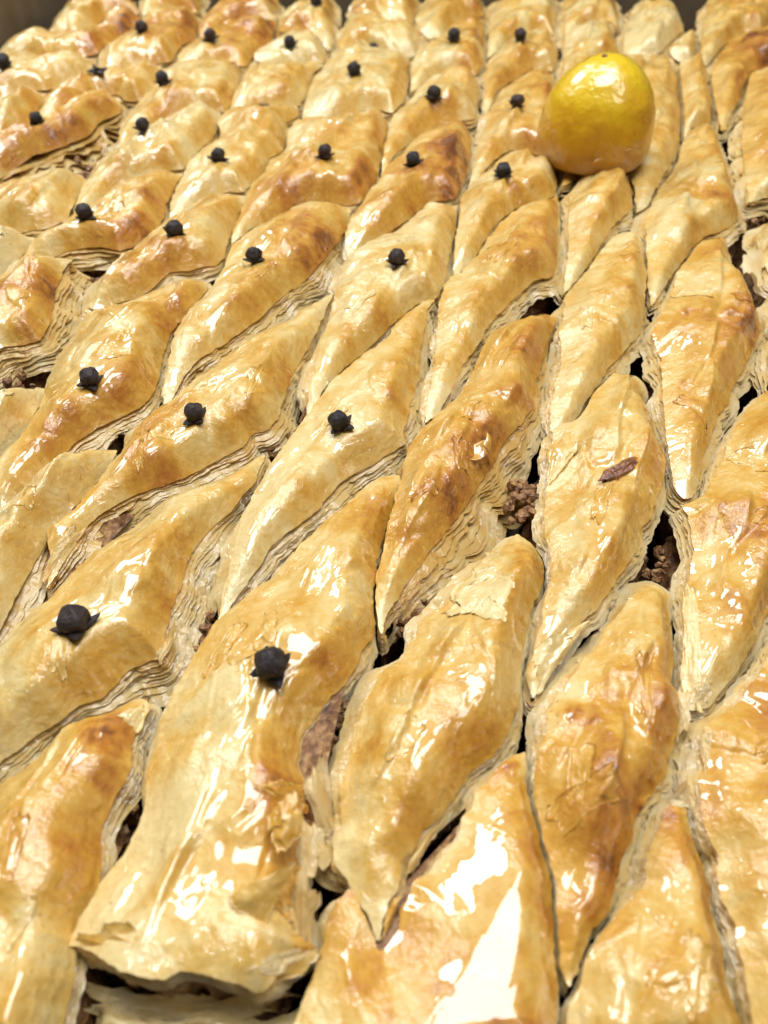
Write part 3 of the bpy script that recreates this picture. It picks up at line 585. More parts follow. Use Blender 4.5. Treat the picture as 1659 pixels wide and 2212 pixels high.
     [(93.2, 215.9),(99.7, 221.4),(101.7, 219.7),(99.5, 206.1),(100.7, 197.1),(99.8, 183.8),(98.4, 174.5),(96.4, 170.9),(91.1, 161.6),(85.1, 152.3),(82.9, 148.7),(81.1, 144.7),(76.9, 139.2),(72.9, 131.3),(70.0, 125.7),(67.3, 118.4),(65.0, 114.8),(63.1, 114.0),(61.3, 117.0),(61.8, 123.8),(63.1, 133.7),(65.7, 147.6),(68.3, 159.7),(68.1, 170.1),(71.2, 175.7),(75.9, 183.3),(81.4, 197.6),(88.6, 209.2)]),
    ('k3', dict(bub=0.75, tone=0.5),
     [(121.2, 307.1),(122.2, 298.5),(119.8, 282.7),(114.6, 253.0),(111.9, 237.0),(107.6, 229.8),(102.4, 225.4),(97.5, 222.8),(91.5, 216.1),(82.4, 201.8),(75.9, 190.9),(72.1, 185.4),(73.5, 196.1),(76.5, 211.3),(80.7, 231.9),(85.4, 242.6),(90.6, 253.4),(100.4, 269.9),(105.5, 285.0),(111.7, 298.5)]),
    ('k4', dict(tone=0.45),
     [(126.6, 370.8),(133.1, 372.0),(137.4, 366.8),(131.5, 341.0),(128.6, 323.9),(123.2, 309.7),(115.8, 306.6),(109.9, 295.5),(115.5, 318.7),(123.4, 355.2)]),
    ('k5', dict(),
     [(126.4, 378.4),(125.0, 385.1),(132.5, 398.9),(142.2, 413.4),(145.7, 412.0),(139.1, 390.0),(133.9, 374.9)]),
    ('k6', dict(),
     [(106.7, 387.5),(110.8, 409.4),(118.0, 430.2),(125.2, 454.3),(141.8, 455.9),(144.5, 439.0),(141.1, 417.5),(130.6, 401.4),(122.9, 386.9),(115.0, 385.1)]),
    ('m1', dict(),
     [(107.3, 193.2),(111.5, 184.5),(110.8, 169.5),(102.3, 155.9),(92.3, 150.1),(95.4, 161.6),(100.2, 173.6)]),
    ('m2', dict(),
     [(112.3, 223.1),(117.8, 230.1),(127.7, 233.4),(123.2, 206.1),(111.4, 187.6),(108.2, 196.1),(109.2, 209.5)]),
    ('m3', dict(bub=0.75, tone=0.55),
     [(153.6, 359.6),(162.4, 364.0),(172.6, 359.6),(162.3, 311.0),(137.7, 253.0),(124.0, 248.7),(117.4, 244.5),(118.6, 253.0),(123.2, 270.6),(128.2, 289.8),(137.2, 315.5),(145.8, 339.5)]),
    ('m4', dict(tone=0.5),
     [(155.6, 396.9),(166.8, 412.0),(175.6, 412.7),(185.6, 408.0),(171.4, 367.4),(163.0, 366.3),(154.9, 362.3),(147.9, 348.3),(142.4, 334.5),(134.4, 319.7),(128.6, 307.5),(126.2, 304.4),(128.1, 318.7),(132.6, 341.0),(137.8, 360.7),(147.3, 382.6)]),
    ('m5', dict(),
     [(138.7, 377.9),(143.1, 396.3),(154.4, 430.2),(165.2, 464.8),(184.0, 472.2),(198.4, 472.2),(195.9, 437.5),(178.0, 417.5),(168.5, 417.5),(155.9, 401.4),(147.7, 387.5),(139.9, 374.3)]),
]
SPOTS = [(30.7, 61.6, 2.2, 0.5), (22.1, 32.4, 2, 0.2), (41.8, 47.5, 4, 0.35), (19.5, 53.1, 4, 0.6), (-2.8, 55.4, 3, 0.35), (-43.9, 59.2, 6, 0.35), (-40.0, 51.7, 6, 0.3), (-15.6, 49.5, 4, 0.4), (22.6, 124.7, 6, 0.2), (28.3, 93.4, 5, 0.4), (89.5, 169.7, 5, 0.2), (58.0, 86.4, 7, 0.25), (65.5, 103.3, 6, 0.25), (41.1, 65.7, 4, 0.3), (35.3, 48.8, 4, 0.35), (44.0, 38.3, 3, 0.3), (-33.3, 124.7, 2, 0.5), (-21.4, 214.6, 8, 0.3), (-16.6, 199.0, 7, 0.35), (-86.8, 189.3, 7, 0.4), (-88.1, 165.6, 6, 0.35), (38.2, 252.6, 10, 0.25), (24.2, 268.5, 12, 0.35), (-8.3, 296.0, 12, 0.25), (66.1, 209.2, 8, 0.2), (120.4, 309.1, 10, 0.2), (106.2, 238.0, 10, 0.25), (159.1, 382.6, 14, 0.3), (-118.6, 418.9, 18, 0.35), (-56.3, 401.8, 18, 0.35), (-92.1, 415.4, 16, 0.3), (25.8, 117.6, 5, 0.35), (12.0, 109.6, 4, 0.2)]
FLAKES = [
    ('a0', 1.0, 0.55, 1, [(-19.0, 48.0, 7), (-15.9, 49.5, 9), (-11.6, 50.7, 7.5), (-11.7, 46.4, 5)]),
    ('a0', 0.3, 0.15, 0, [(-11.6, 48.6, -1), (-10.0, 54.7, 4), (-8.6, 53.3, 3), (-7.2, 45.1, -2)]),
    ('a0', 0.8, 0.5, 1, [(-21.2, 32.7, 7), (-16.6, 34.9, 9), (-11.9, 37.9, 6), (-11.7, 31.6, 3)]),
    ('a0', 0.5, 0.25, 0, [(-12.7, 44.9, 3), (-9.1, 45.1, 1.5), (-7.7, 40.1, -0.5), (-11.6, 36.9, 1)]),
    ('a0', 0.3, 0.3, 0, [(-14.1, 32.4, 5), (-11.3, 35.3, 4), (-8.9, 35.4, 0), (-10.0, 28.6, 0)]),
    ('a0', 0.4, 0.4, 0, [(-13.7, 36.8, 6), (-12.3, 37.7, 5), (-10.1, 29.0, 1), (-11.0, 27.8, 2)]),
    ('a0', 0.3, 0.2, 0, [(-16.6, 25.3, -2), (-11.7, 28.1, 0), (-8.6, 28.0, 0), (-14.1, 24.4, -3)]),
    ('g0', 0.4, 0.05, 1, [(10.2, 82.2, 4.5), (16.6, 93.5, 3.5), (24.3, 87.6, 5.5), (20.0, 77.4, 7)]),
    ('g0', 0.4, 0.45, 1, [(-0.5, 29.2, 0), (0.4, 33.3, 2), (2.7, 36.0, 4), (1.3, 32.4, -1)]),
    ('g0', 0.3, 0.3, 0, [(3.0, 39.1, 2), (6.4, 43.3, 2), (8.9, 46.3, 1), (4.0, 38.5, -1)]),
    ('k1', 0.3, 0.08, 1, [(56.0, 90.0, 1), (57.5, 89.0, 3), (53.0, 65.8, 2), (50.2, 67.5, -1)]),
    ('k1', 0.3, 0.1, 0, [(51.2, 65.6, 0), (52.8, 68.4, 2), (55.3, 69.3, 2), (54.5, 65.8, -1)]),
    ('b-1', 0.6, 0.15, 1, [(-43.4, 62.2, 4), (-40.1, 65.2, 5), (-38.5, 65.8, 2), (-39.0, 60.0, 2)]),
    ('h-1', 0.2, 0.1, 0, [(43.3, 48.2, 2), (43.9, 49.9, 3), (46.3, 51.9, 2), (46.0, 48.1, 1)]),
    ('h1', 0.6, 0.08, 1, [(26.5, 75.4, 1), (38.3, 83.0, 1), (33.2, 77.0, -1.5), (25.7, 67.6, -2)]),
    ('h1', 0.4, 0.3, 1, [(35.3, 126.9, 5), (41.0, 130.3, 6), (41.3, 123.9, 7), (35.0, 116.5, 6)]),
    ('b1', 0.4, 0.4, 0, [(-64.6, 96.2, 1), (-61.5, 103.3, 3), (-59.3, 103.3, 1), (-64.2, 91.2, -1)]),
    ('b0', 0.4, 0.25, 0, [(-39.9, 74.4, 1), (-38.5, 78.8, 3), (-36.6, 80.7, 1), (-38.7, 73.5, -2)]),
    ('k2', 0.5, 0.1, 0, [(101.2, 204.3, 2), (106.7, 210.3, 3), (110.5, 207.9, 0), (103.5, 193.0, 0)]),
    ('m2', 0.5, 0.3, 0, [(110.6, 218.4, 3), (114.2, 222.1, 4), (112.9, 213.0, 3), (109.2, 209.5, 2)]),
    ('h0', 0.4, 0.25, 0, [(49.5, 68.1, 1), (51.1, 67.4, 0), (49.9, 61.6, -1), (47.2, 59.4, 0)]),
    ('a-1', 0.6, 0.2, 0, [(-42.3, 26.4, -6), (-26.8, 24.3, -5), (-11.6, 23.0, -4), (-38.6, 22.4, -6.5)]),
    ('a-1', 0.5, 0.3, 0, [(-40.5, 23.4, -6), (-23.5, 24.1, -4), (-11.7, 24.4, -3), (-25.0, 20.2, -6)]),
    ('a-1', 0.4, 0.15, 0, [(-36.0, 24.2, -4.5), (-25.2, 24.7, -3), (-16.4, 22.6, -3), (-30.3, 20.1, -5)]),
    ('a0', 2.01, 0.5, 1, [(-16.4, 43.5, 8), (-12.4, 47.1, 9), (-11.1, 42.0, 7), (-14.3, 38.1, 7.5)]),
    ('a0', 2.01, 0.42, 1, [(-20.8, 32.4, 7), (-13.9, 35.6, 9.5), (-11.7, 36.7, 8), (-16.1, 29.4, 6)]),
    ('a0', 2.01, 0.3, 0, [(-11.9, 36.8, 6), (-10.6, 38.4, 6.5), (-9.5, 28.7, 2), (-11.0, 27.9, 2)]),
    ('a0', 2.01, 0.2, 0, [(-11.8, 48.8, 5), (-9.6, 52.7, 6), (-7.3, 44.7, 0), (-9.4, 43.6, 1)]),
    ('a0', 2.01, 0.35, 1, [(-41.0, 29.5, 2.5), (-29.5, 24.3, 2.5), (-23.6, 25.2, 3.5), (-34.7, 30.6, 6.5)]),
    ('a0', 2.01, 0.28, 1, [(-24.3, 24.9, 2.5), (-14.2, 23.6, 1), (-8.5, 27.8, 1.5), (-18.4, 28.0, 5)]),
    ('a0', 2.01, 0.45, 1, [(-13.8, 26.6, 2), (-8.5, 27.7, 1), (-10.9, 29.5, 3.5), (-16.2, 29.1, 5)]),
    ('k0', 0.4, 0.2, 0, [(50.2, 58.1, 1), (51.5, 60.3, 3), (52.4, 59.5, 3), (49.3, 52.0, 1)]),
]
CRUMB_SPOTS = [(-34.1, 80.2, -6.5, 3, 30), (-41.3, 61.9, -6.5, 3, 26), (-7.6, 67.7, -6, 1.6, 22), (-9.0, 64.2, -6, 1.8, 26), (-10.4, 60.8, -6, 1.6, 22), (-11.4, 58.4, -6, 1.5, 16), (6.2, 86.4, -6.5, 3, 26), (29.8, 116.6, -5, 3, 26), (26.9, 70.6, -6.5, 2.5, 24), (55.3, 67.1, -6.5, 3, 26), (53.0, 99.5, -6, 3, 20), (-20.4, 136.9, -6, 2.5, 24), (-25.7, 135.3, -6, 2.5, 16), (-43.4, 47.9, -6.5, 3, 24), (61.5, 72.2, -6, 3, 20), (51.0, 57.0, -6.5, 2, 14), (42.0, 47.9, -6.5, 2, 14), (-87.2, 198.0, -6, 5, 26), (-92.6, 156.5, -6.5, 4, 20), (-107.4, 280.4, -6.5, 6, 24), (113.1, 229.8, -6, 6, 26), (122.4, 244.9, -6, 6, 20), (46.7, 40.9, -6.5, 2, 10), (36.0, 43.0, -6.5, 2, 14), (-50.3, 109.5, -6, 3, 14)]
CURL = (19.2, 122.0)
NUTS = [('h1', 48.4, 115.2, 5.6, 1.7, 0.95, 0.62, 'glossy brown crumb lying on the pale piece, largest on the tray')]
CLOVES = [('b0', -52.0, 75.7, 'large matte black clove on the second piece from near end, third strip left of lemon', 1.48, (-0.24, 0.02), False),
 ('a0', -17.9, 67.5, 'large squarish dark clove on the second piece from near end, second strip left of lemon', 1.48, (-0.1, -0.08), False),
 ('c1', -66.4, 142.5, 'dark clove on the second piece from near end, fourth strip left of lemon', 1.25, (-0.03, -0.1), False),
 ('b1', -41.0, 131.0, 'dark clove on the third piece from near end, third strip left of lemon', 1.26, (-0.03, 0.01), False),
 ('a1', -9.4, 129.4, 'large ball-headed clove on the third piece from near end, second strip left of lemon', 1.24, (-0.07, -0.16), False),
 ('d2', -88.4, 222.3, 'dark clove on the third piece from near end, fifth strip left of lemon', 1.35, (0.05, -0.0), False),
 ('c2', -59.4, 209.8, 'dark clove on the third piece from near end, fourth strip left of lemon', 1.36, (-0.22, 0.0), False),
 ('b2', -35.5, 198.3, 'clove with spread prongs on the fourth piece from near end, third strip left of lemon', 1.23, (-0.1, -0.2), False),
 ('a2', 3.6, 195.3, 'dark clove on the fourth piece from near end, second strip left of lemon', 1.24, (-0.04, -0.14), False),
 ('d3', -82.8, 281.1, 'dark clove on the fourth piece from near end, fifth strip left of lemon', 1.23, (-0.17, -0.08), False),
 ('c3', -54.9, 262.7, 'dark clove on the fourth piece from near end, fourth strip left of lemon', 1.29, (-0.18, 0.07), False),
 ('b3', -19.2, 259.9, 'dark clove on the fifth piece from near end, third strip left of lemon', 1.3, (-0.07, -0.06), False),
 ('a3', 9.6, 258.8, 'dark clove on the fifth piece from near end, second strip left of lemon', 1.35, (-0.05, -0.17), False),
 ('g3', 37.8, 248.2, 'dark clove on the fifth piece from near end, strip just left of lemon', 1.33, (0.09, 0.0), False),
 ('e4', -114.3, 343.1, 'bare pronged clove on the fourth piece from near end, sixth strip left of lemon', 1.53, (-0.13, 0.03), True),
 ('d4', -86.4, 331.3, 'dark clove on the fifth piece from near end, fifth strip left of lemon', 1.44, (-0.1, 0.14), False),
 ('c4', -46.4, 322.9, 'tiny thin clove on the fifth piece from near end, fourth strip left of lemon', 1.1, (0.08, 0.02), True),
 ('b4', -11.6, 338.9, 'dark clove on the sixth piece from near end, third strip left of lemon', 1.38, (-0.12, 0.18), False),
 ('a4', 18.4, 312.6, 'dark clove on the sixth piece from near end, second strip left of lemon', 1.44, (-0.24, -0.13), False),
 ('g4', 48.7, 307.6, 'brown tilted clove on the sixth piece from near end, strip just left of lemon', 1.31, (0.1, 0.24), False),
 ('f4', -153.6, 349.4, 'dark clove on the second piece from near end, leftmost strip by tray wall', 1.51, (-0.04, 0.13), False),
 ('f6', -136.6, 391.2, 'dark clove on the fourth piece from near end, leftmost strip by tray wall', 1.39, (-0.15, 0.01), False),
 ('e5', -106.8, 389.9, 'dark clove on the fifth piece from near end, sixth strip left of lemon', 1.43, (-0.23, 0.24), False),
 ('d5', -75.5, 384.9, 'dark clove on the sixth piece from near end, fifth strip left of lemon', 1.44, (-0.07, -0.09), False),
 ('c5', -40.1, 376.3, 'dark clove on the sixth piece from near end, fourth strip left of lemon', 1.41, (-0.11, 0.17), False),
 ('b5', -4.9, 384.9, 'dark clove on the seventh piece from near end, third strip left of lemon', 1.5, (-0.12, -0.24), False),
 ('a5', 30.1, 381.2, 'dark clove on the seventh piece from near end, second strip left of lemon', 1.51, (-0.16, 0.04), False),
 ('g5', 57.8, 375.1, 'dark clove on the seventh piece from near end, strip just left of lemon', 1.37, (-0.02, -0.06), False),
 ('e3', -123.5, 291.7, 'half-hidden clove on the third piece from near end, sixth strip left of lemon', 1.3, (-0.1, -0.07), False),
 ('c6', -31.9, 432.8, 'dim clove on the seventh piece from near end, fourth strip left of lemon', 1.46, (0.09, -0.19), False)]
LEMON = (70.5, 272.5, 2.4)
SLIVER = [(66.2, 252.8, 8.2), (79.5, 255.2, 11.5)]

# ------------------------------------------------------------------ the setting: counter top and baking tray
YAW = math.radians(7.4)                     # the strips (and the tray) run slightly to the right
UX = np.array([math.cos(YAW), -math.sin(YAW)])
UY = np.array([math.sin(YAW), math.cos(YAW)])


def tray_pt(a, b):
    """tray frame (a across, b along the strips) -> world mm"""
    return UX * a + UY * b


def slab(name, x0, x1, y0, y1, z0, z1, mat, **kw):
    v = [(x, y, z) for z in (z0, z1) for y in (y0, y1) for x in (x0, x1)]
    f = [(0, 2, 3, 1), (4, 5, 7, 6), (0, 1, 5, 4), (2, 6, 7, 3), (0, 4, 6, 2), (1, 3, 7, 5)]
    return mesh_obj(name, v, f, mat, smooth=False, **kw)


slab("counter_top", -900, 900, -500, 1100, FLOOR - 40, FLOOR - 2.5, M_COUNTER, kind="structure")

A0, A1, B0, B1 = -223.0, 245.0, -170.0, 498.0
tray = empty("baking_tray", (*tray_pt(0, 160), FLOOR - 2), "worn metal baking tray holding the cut pastry", "tray")
tl = tray.location / S


def tray_mesh(name, pts, faces):
    v = [(*(tray_pt(a, b) - np.array([tl[0], tl[1]])), z - tl[2]) for a, b, z in pts]
    return mesh_obj(name, v, faces, M_TRAY, tray, smooth=False)


tray_mesh("tray_floor", [(a, b, z) for z in (FLOOR - 2, FLOOR - 0.6) for a, b in ((A0, B0), (A1, B0), (A1, B1), (A0, B1))],
          [(0, 3, 2, 1), (4, 5, 6, 7), (0, 1, 5, 4), (1, 2, 6, 5), (2, 3, 7, 6), (3, 0, 4, 7)])
ZT = 42.0
for (a, b, c, d, na, nb) in ((A0, B0, A0, B1, -1, 0), (A0, B1, A1, B1, 0, 1), (A1, B1, A1, B0, 1, 0), (A1, B0, A0, B0, 0, -1)):
    # a sloping wall with thickness and a rolled rim
    pr = [(0, FLOOR - 1.8), (9, ZT), (14, ZT + 1), (14, ZT - 1.5), (10.5, ZT - 1.8), (1.6, FLOOR - 1.8)]
    pts = []
    for (ea, eb, sg) in ((a, b, -1), (c, d, 1)):
        la = (c - a) / max(1, abs(c - a) + abs(d - b)); lb = (d - b) / max(1, abs(c - a) + abs(d - b))
        for o, z in pr:
            pts.append((ea + na * o + sg * la * o, eb + nb * o + sg * lb * o, z))
    n = len(pr)
    tray_mesh("tray_wall", pts, [(i, (i + 1) % n, n + (i + 1) % n, n + i) for i in range(n)])

# ------------------------------------------------------------------ pastry pieces
OUT = {}


def resample(P, ds):
    P = np.asarray(P, float)
    if 0.5 * np.sum(P[:, 0] * np.roll(P[:, 1], -1) - P[:, 1] * np.roll(P[:, 0], -1)) < 0:
        P = P[::-1]
    Q = np.vstack([P, P[:1]])
    L = np.r_[0, np.cumsum(np.hypot(*np.diff(Q, axis=0).T))]
    n = max(24, int(L[-1] / ds))
    s = np.linspace(0, L[-1], n, endpoint=False)
    return np.c_[np.interp(s, L, Q[:, 0]), np.interp(s, L, Q[:, 1])], s, L[-1]


def csmooth(A, width):
    k = max(1, int(round(width)))
    if k < 2:
        return A
    w = np.hanning(2 * k + 1)[1:-1] if k > 1 else np.ones(1)
    w = w / w.sum()
    h = len(w) // 2
    ext = np.concatenate([A[-h:], A, A[:h]])
    if A.ndim == 1:
        return np.convolve(ext, w, 'valid')
    return np.stack([np.convolve(ext[:, i], w, 'valid') for i in range(A.shape[1])], 1)


def normals(P, width):
    T = np.roll(P, -1, 0) - np.roll(P, 1, 0)
    T = csmooth(T, width)
    T /= np.maximum(1e-6, np.linalg.norm(T, axis=1))[:, None]
    return np.c_[T[:, 1], -T[:, 0]]            # outward for counter-clockwise


def seg_dist(P, O):
    """distance of points P to closed polyline O"""
    A = O
    B = np.roll(O, -1, 0)
    D = B - A
    L2 = np.maximum(1e-9, (D ** 2).sum(1))
    out = np.empty(len(P))
    for i in range(0, len(P), 2000):
        p = P[i:i + 2000]
        t = np.clip(((p[:, None, :] - A) * D).sum(2) / L2, 0, 1)
        q = A + t[..., None] * D
        out[i:i + 2000] = np.sqrt(((p[:, None, :] - q) ** 2).sum(2).min(1))
    return out


def inside(P, O):
    x, y = P[:, 0], P[:, 1]
    c = np.zeros(len(P), bool)
    x0, y0 = O[-1]
    for x1, y1 in O:
        k = ((y1 > y) != (y0 > y))
        if y1 != y0:
            c ^= k & (x < (x0 - x1) * (y - y1) / (y0 - y1) + x1)
        x0, y0 = x1, y1
    return c


for key, _prm, P in PIECES:
    OUT[key] = resample(P, 1.5)[0]
ALLPTS = {k: v for k, v in OUT.items()}

DEF = dict(H=5.6, z=0.0, flare=3.5, N=9, gap=0.72, tone=0.34, wet=0.0, edge=11.0, dive=2.0, wr=1.0, lay=0.14, flap=0.0, nz=1.0, bub=0.32, fr=16.0)
ROOT = {}
HEIGHT = {}
TONE = {}


def build_piece(idx, key, prm, P):
    q = dict(DEF)
    q.update(prm)
    rs = np.random.RandomState(100 + idx)
    sd = idx * 7.31
    cy = np.mean([p[1] for p in P])
    near = cy < 100
    mid = cy < 215
    ds = 0.42 if near else (0.55 if mid else 0.95)
    O, s, per = resample(P, ds)
    O = csmooth(O, 1.6 / ds)
    Nn = normals(O, 2.0 / ds)
    jag = 0.55 * pn(s / 3.1, sd) + 0.30 * pn(s / 1.0, sd + 9) + 0.9 * np.maximum(0, pn(s / 5.0, sd + 3) - 0.1)
    O = O + Nn * (jag - 0.12)[:, None]
    C = O.mean(0)
    # main axis and tips
    ev, V = np.linalg.eigh(np.cov((O - C).T))
    ax = V[:, 1] if V[1, 1] > 0 else -V[:, 1]
    pa = (O - C) @ ax
    tip0, tip1 = O[pa.argmin()], O[pa.argmax()]
    # interior points
    lo, hi = O.min(0), O.max(0)
    gx, gy = np.meshgrid(np.arange(lo[0], hi[0], ds), np.arange(lo[1], hi[1], ds * 0.866))
    gx[1::2] += ds / 2
    G = np.c_[gx.ravel(), gy.ravel()] + rs.uniform(-.12, .12, (gx.size, 2)) * ds
    G = G[inside(G, O)]
    G = G[np.concatenate([((G[i:i + 1500, None, :] - O) ** 2).sum(2).min(1) for i in range(0, len(G), 1500)]) > (0.6 * ds) ** 2]
    pts = np.vstack([O, G])
    vv, _, ff, _, _, _ = delaunay_2d_cdt([Vector(p) for p in pts], [], [list(range(len(O)))], 1, 1e-6)
    XY = np.array([(v.x, v.y) for v in vv])
    X, Y = XY.T
    dmax = None

    NO = normals(O, 4.0 / ds)
    front = NO @ np.array([0.72, -0.69])
    OA = O[front > 0.12]
    OB = O[front < -0.12]

    iA, iB = front > 0.12, front < -0.12

    def dists(XY):
        n = len(XY)
        d, dA, dB = np.empty(n), np.empty(n), np.empty(n)
        for i in range(0, n, 1500):
            D = (XY[i:i + 1500, 0:1] - O[:, 0]) ** 2 + (XY[i:i + 1500, 1:2] - O[:, 1]) ** 2
            d[i:i + 1500] = D.min(1)
            dA[i:i + 1500] = D[:, iA].min(1)
            dB[i:i + 1500] = D[:, iB].min(1)
        return np.sqrt(d), np.sqrt(dA), np.sqrt(dB)

    def fields(XY, d=None):
        X, Y = XY.T
        dn, dA, dB = dists(XY)
        if d is None:
            d = dn
        e = XY - C
        al, ac = e @ ax, e @ np.array([ax[1], -ax[0]])
        w = min(q['edge'], 0.95 * DM)
        t = np.clip(d / w, 0, 1)
        dt0 = np.hypot(*(XY - tip0).T)
        dt1 = np.hypot(*(XY - tip1).T)
        tA = np.clip(dA / min(5.2, 0.8 * DM), 0, 1)
        tB = np.clip(dB / min(13.0, 1.25 * DM), 0, 1)
        fl_ = q['flap'] * np.exp(-(dt0 / q['fr']) ** 2)
        tA = 1 - (1 - tA) * (1 - fl_)
        tD = 1 - (1 - np.clip(d / 2.5, 0, 1)) * (1 - fl_)
        prof = np.sin(tA * math.pi / 2) ** 0.85 * np.sin(tB * math.pi / 2) ** 0.9 * np.sin(tD * math.pi / 2) ** 0.6
        ra, rb, kk = tA * 1.06, np.clip(dB / min(14.0, 1.35 * DM), 0, 1.2), 0.16
        roof = -kk * np.log(np.exp(-ra / kk) + np.exp(-rb / kk) + np.exp(-1.0 / kk))
        prof = 0.4 * prof + 0.6 * np.clip(roof + kk * 0.69 * np.exp(-np.minimum(ra, rb) * 6), 0, 1) * np.sin(tD * math.pi / 2) ** 0.5
        roll = (1 - fl_) * np.exp(-(dA / 4.0) ** 2) * (1 - np.exp(-(dB / 5.0) ** 2))
        zb = q['z'] - 1.3 * roll + 1.6 * q['nz'] * pn(X / 15, Y / 15, sd) - q['dive'] * np.exp(-(dt0 / 9) ** 2) - 0.5 * q['dive'] * np.exp(-(dt1 / 7) ** 2)
        m = sstep(0.0, 0.5, t)
        H = q['H'] * prof * (1 + 0.25 * pn(X / 22, Y / 22, sd + 1))
        wpx = 2.0 * pn(X / 9, Y / 9, sd + 40)
        big = 1.5 * pn(al / 13 + wpx * .2, ac / 8, sd + 2)
        rid = pn(al / 16 + 0.3 * wpx, (ac + wpx) / 4.2, sd + 3)
        ridge = 1.5 * rid * q['wr']
        cre = -0.9 * np.maximum(0, 1 - np.abs(pn(al / 18, (ac + 1.5 * wpx) / 6.5, sd + 4)) * 9) * sstep(-.1, .2, pn(X / 14, Y / 14, sd + 5)) * q['wr']
        bl = q['bub'] * np.maximum(0, pn(X / 2.6, Y / 2.6, sd + 6)) * sstep(0.0, .25, pn(X / 11, Y / 11, sd + 7))
        sm = 0.06 * pn(X / 1.9, Y / 1.9, sd + 8) + 0.75 * np.abs(pn(al / 9, (ac + 2 * wpx) / 3.4, sd + 31)) * q['wr'] + 0.32 * np.abs(pn(al / 5, (ac + 2 * wpx) / 1.6, sd + 33)) * q['wr'] * sstep(-.15, .2, pn(X / 10, Y / 10, sd + 34))
        z = zb + H + q['nz'] * ((big + ridge + cre) * m + (bl + sm) * sstep(0.1, 0.6, t))
        fold = 0
        for j in range(2):
            if rs2[8 + j] < 0.85:
                uf = ac - (rs2[10 + j] - .45) * 1.1 * DM - 2.4 * pn(al / 17, sd + 70 + j) - 0.05 * (rs2[12 + j] - .5) * al - 0.5 * wpx
                fold = fold + (1.0 + 1.2 * rs2[14 + j]) * sstep(0.8, -0.3, uf) * np.exp(np.minimum(uf, 0) / 4.5) * sstep(-.2, .15, pn(al / 19, sd + 80 + j))
        z = z + fold * m * q['wr'] * q['nz']
        st = 0
        tj = 0
        for j in range(4):
            th = rs2[j] * 6.283
            cc = (rs2[j + 4] - .5) * 22
            u = e[:, 0] * math.cos(th) + e[:, 1] * math.sin(th) - cc + 2.2 * pn(X / 6, Y / 6, sd + 20 + j) + 0.5 * pn(X / 1.3, Y / 1.3, sd + j)
            k = sstep(-.16, .16, u) * sstep(-0.15, 0.1, pn(X / 16, Y / 16, sd + 60 + j))
            st = st + 0.40 * k
            tj = tj + (rs2[16 + j] - .5) * 0.42 * k
        z = z + st * q['nz']
        # tone: ridges browned by the heat, ends pale; back flank paler, front flank darker
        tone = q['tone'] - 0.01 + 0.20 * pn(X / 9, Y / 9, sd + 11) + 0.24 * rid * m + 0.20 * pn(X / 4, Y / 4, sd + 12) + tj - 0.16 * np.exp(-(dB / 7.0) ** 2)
        tone = tone - 0.30 * np.exp(-(dt0 / 14) ** 2) - 0.10 * np.exp(-(dt1 / 8) ** 2)
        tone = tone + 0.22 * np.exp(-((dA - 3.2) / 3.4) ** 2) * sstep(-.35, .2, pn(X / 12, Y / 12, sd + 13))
        for (bx, by, br, amt) in SPOTS:
            dd = np.hypot(X - bx, Y - by) / br
            if dd.min() < 2:
                tone = tone + 0.85 * amt * np.clip(0.75 + 1.3 * pn(X / 1.6, Y / 1.6, 7.7), 0, 1.3) * np.exp(-dd ** 2 * (1.2 + 1.6 * pn(X / 2.2, Y / 2.2, 3.3)))
        wet = sstep(-0.12, 0.10, pn(X / 8, Y / 8, sd + 15) + 0.35 * pn(X / 2.5, Y / 2.5, sd + 16) + q['wet'] - 0.05)
        return z, np.clip(tone, 0.0, 1.0), wet

    rs2 = rs.rand(20)
    d = dists(XY)[0]
    DM = max(3.0, d.max())
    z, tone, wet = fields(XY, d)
    base = np.array([C[0], C[1], FLOOR])
    root = empty("pastry_piece", base, LABELS[key], "baklava", "diamond-cut pastry pieces in the tray")
    ROOT[key] = root
    HEIGHT[key] = (XY, z)
    TONE[key] = tone
    # crust with a turned-under lip
    nO = len(O)
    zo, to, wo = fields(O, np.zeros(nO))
    Nn = normals(O, 1.2 / ds)
    verts = [np.c_[XY, z], np.c_[O, zo], np.c_[O - Nn * 0.12, zo - 0.28], np.c_[O - Nn * 0.5, zo - 0.25]]
    faces = [tuple(f) for f in ff]
    o0 = len(XY)
    for r in range(2):
        a, b = o0 + r * nO, o0 + (r + 1) * nO
        for i in range(nO):
            j = (i + 1) % nO
            faces.append((a + i, b + i, b + j, a + j))
    V3 = np.vstack(verts) - base
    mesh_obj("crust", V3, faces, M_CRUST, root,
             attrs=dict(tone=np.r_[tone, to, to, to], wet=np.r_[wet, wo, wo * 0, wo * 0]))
    # the sheets below, each with its own wavy edge
    dl = 0.5 if near else (0.7 if mid else 1.3)
    L, sl, _ = resample(O, dl)
    Nl = csmooth(normals(L, 3.0 / dl), 2.0 / dl)
    Nl /= np.maximum(1e-6, np.linalg.norm(Nl, axis=1))[:, None]
    others = np.vstack([v for k, v in ALLPTS.items() if k != key and np.min(np.hypot(*(v - C).T)) < 80])
    clr = np.array([np.min(np.hypot(*(others - p).T)) for p in L])
    clr = csmooth(np.minimum(clr, 14), 3 / dl)
    zl = fields(L, np.zeros(len(L)))[0]
    zl = csmooth(zl, 2 / dl)
    room = csmooth(np.minimum(np.maximum(clr * 0.84 - 0.25, 0.05), q['flare']), 2 / dl)
    inn = np.full(len(L), 0.4)
    for r_ in (0.8, 1.4, 2.2, 3.2, 4.4):
        Q_ = L - Nl * r_
        ok = inside(Q_, O) & (seg_dist(Q_, O) > 0.7 * r_)
        inn = np.where(ok & (inn > 0.3 * r_), r_, inn)
    vs_, fs_, tn_ = [], [], []
    off = 0
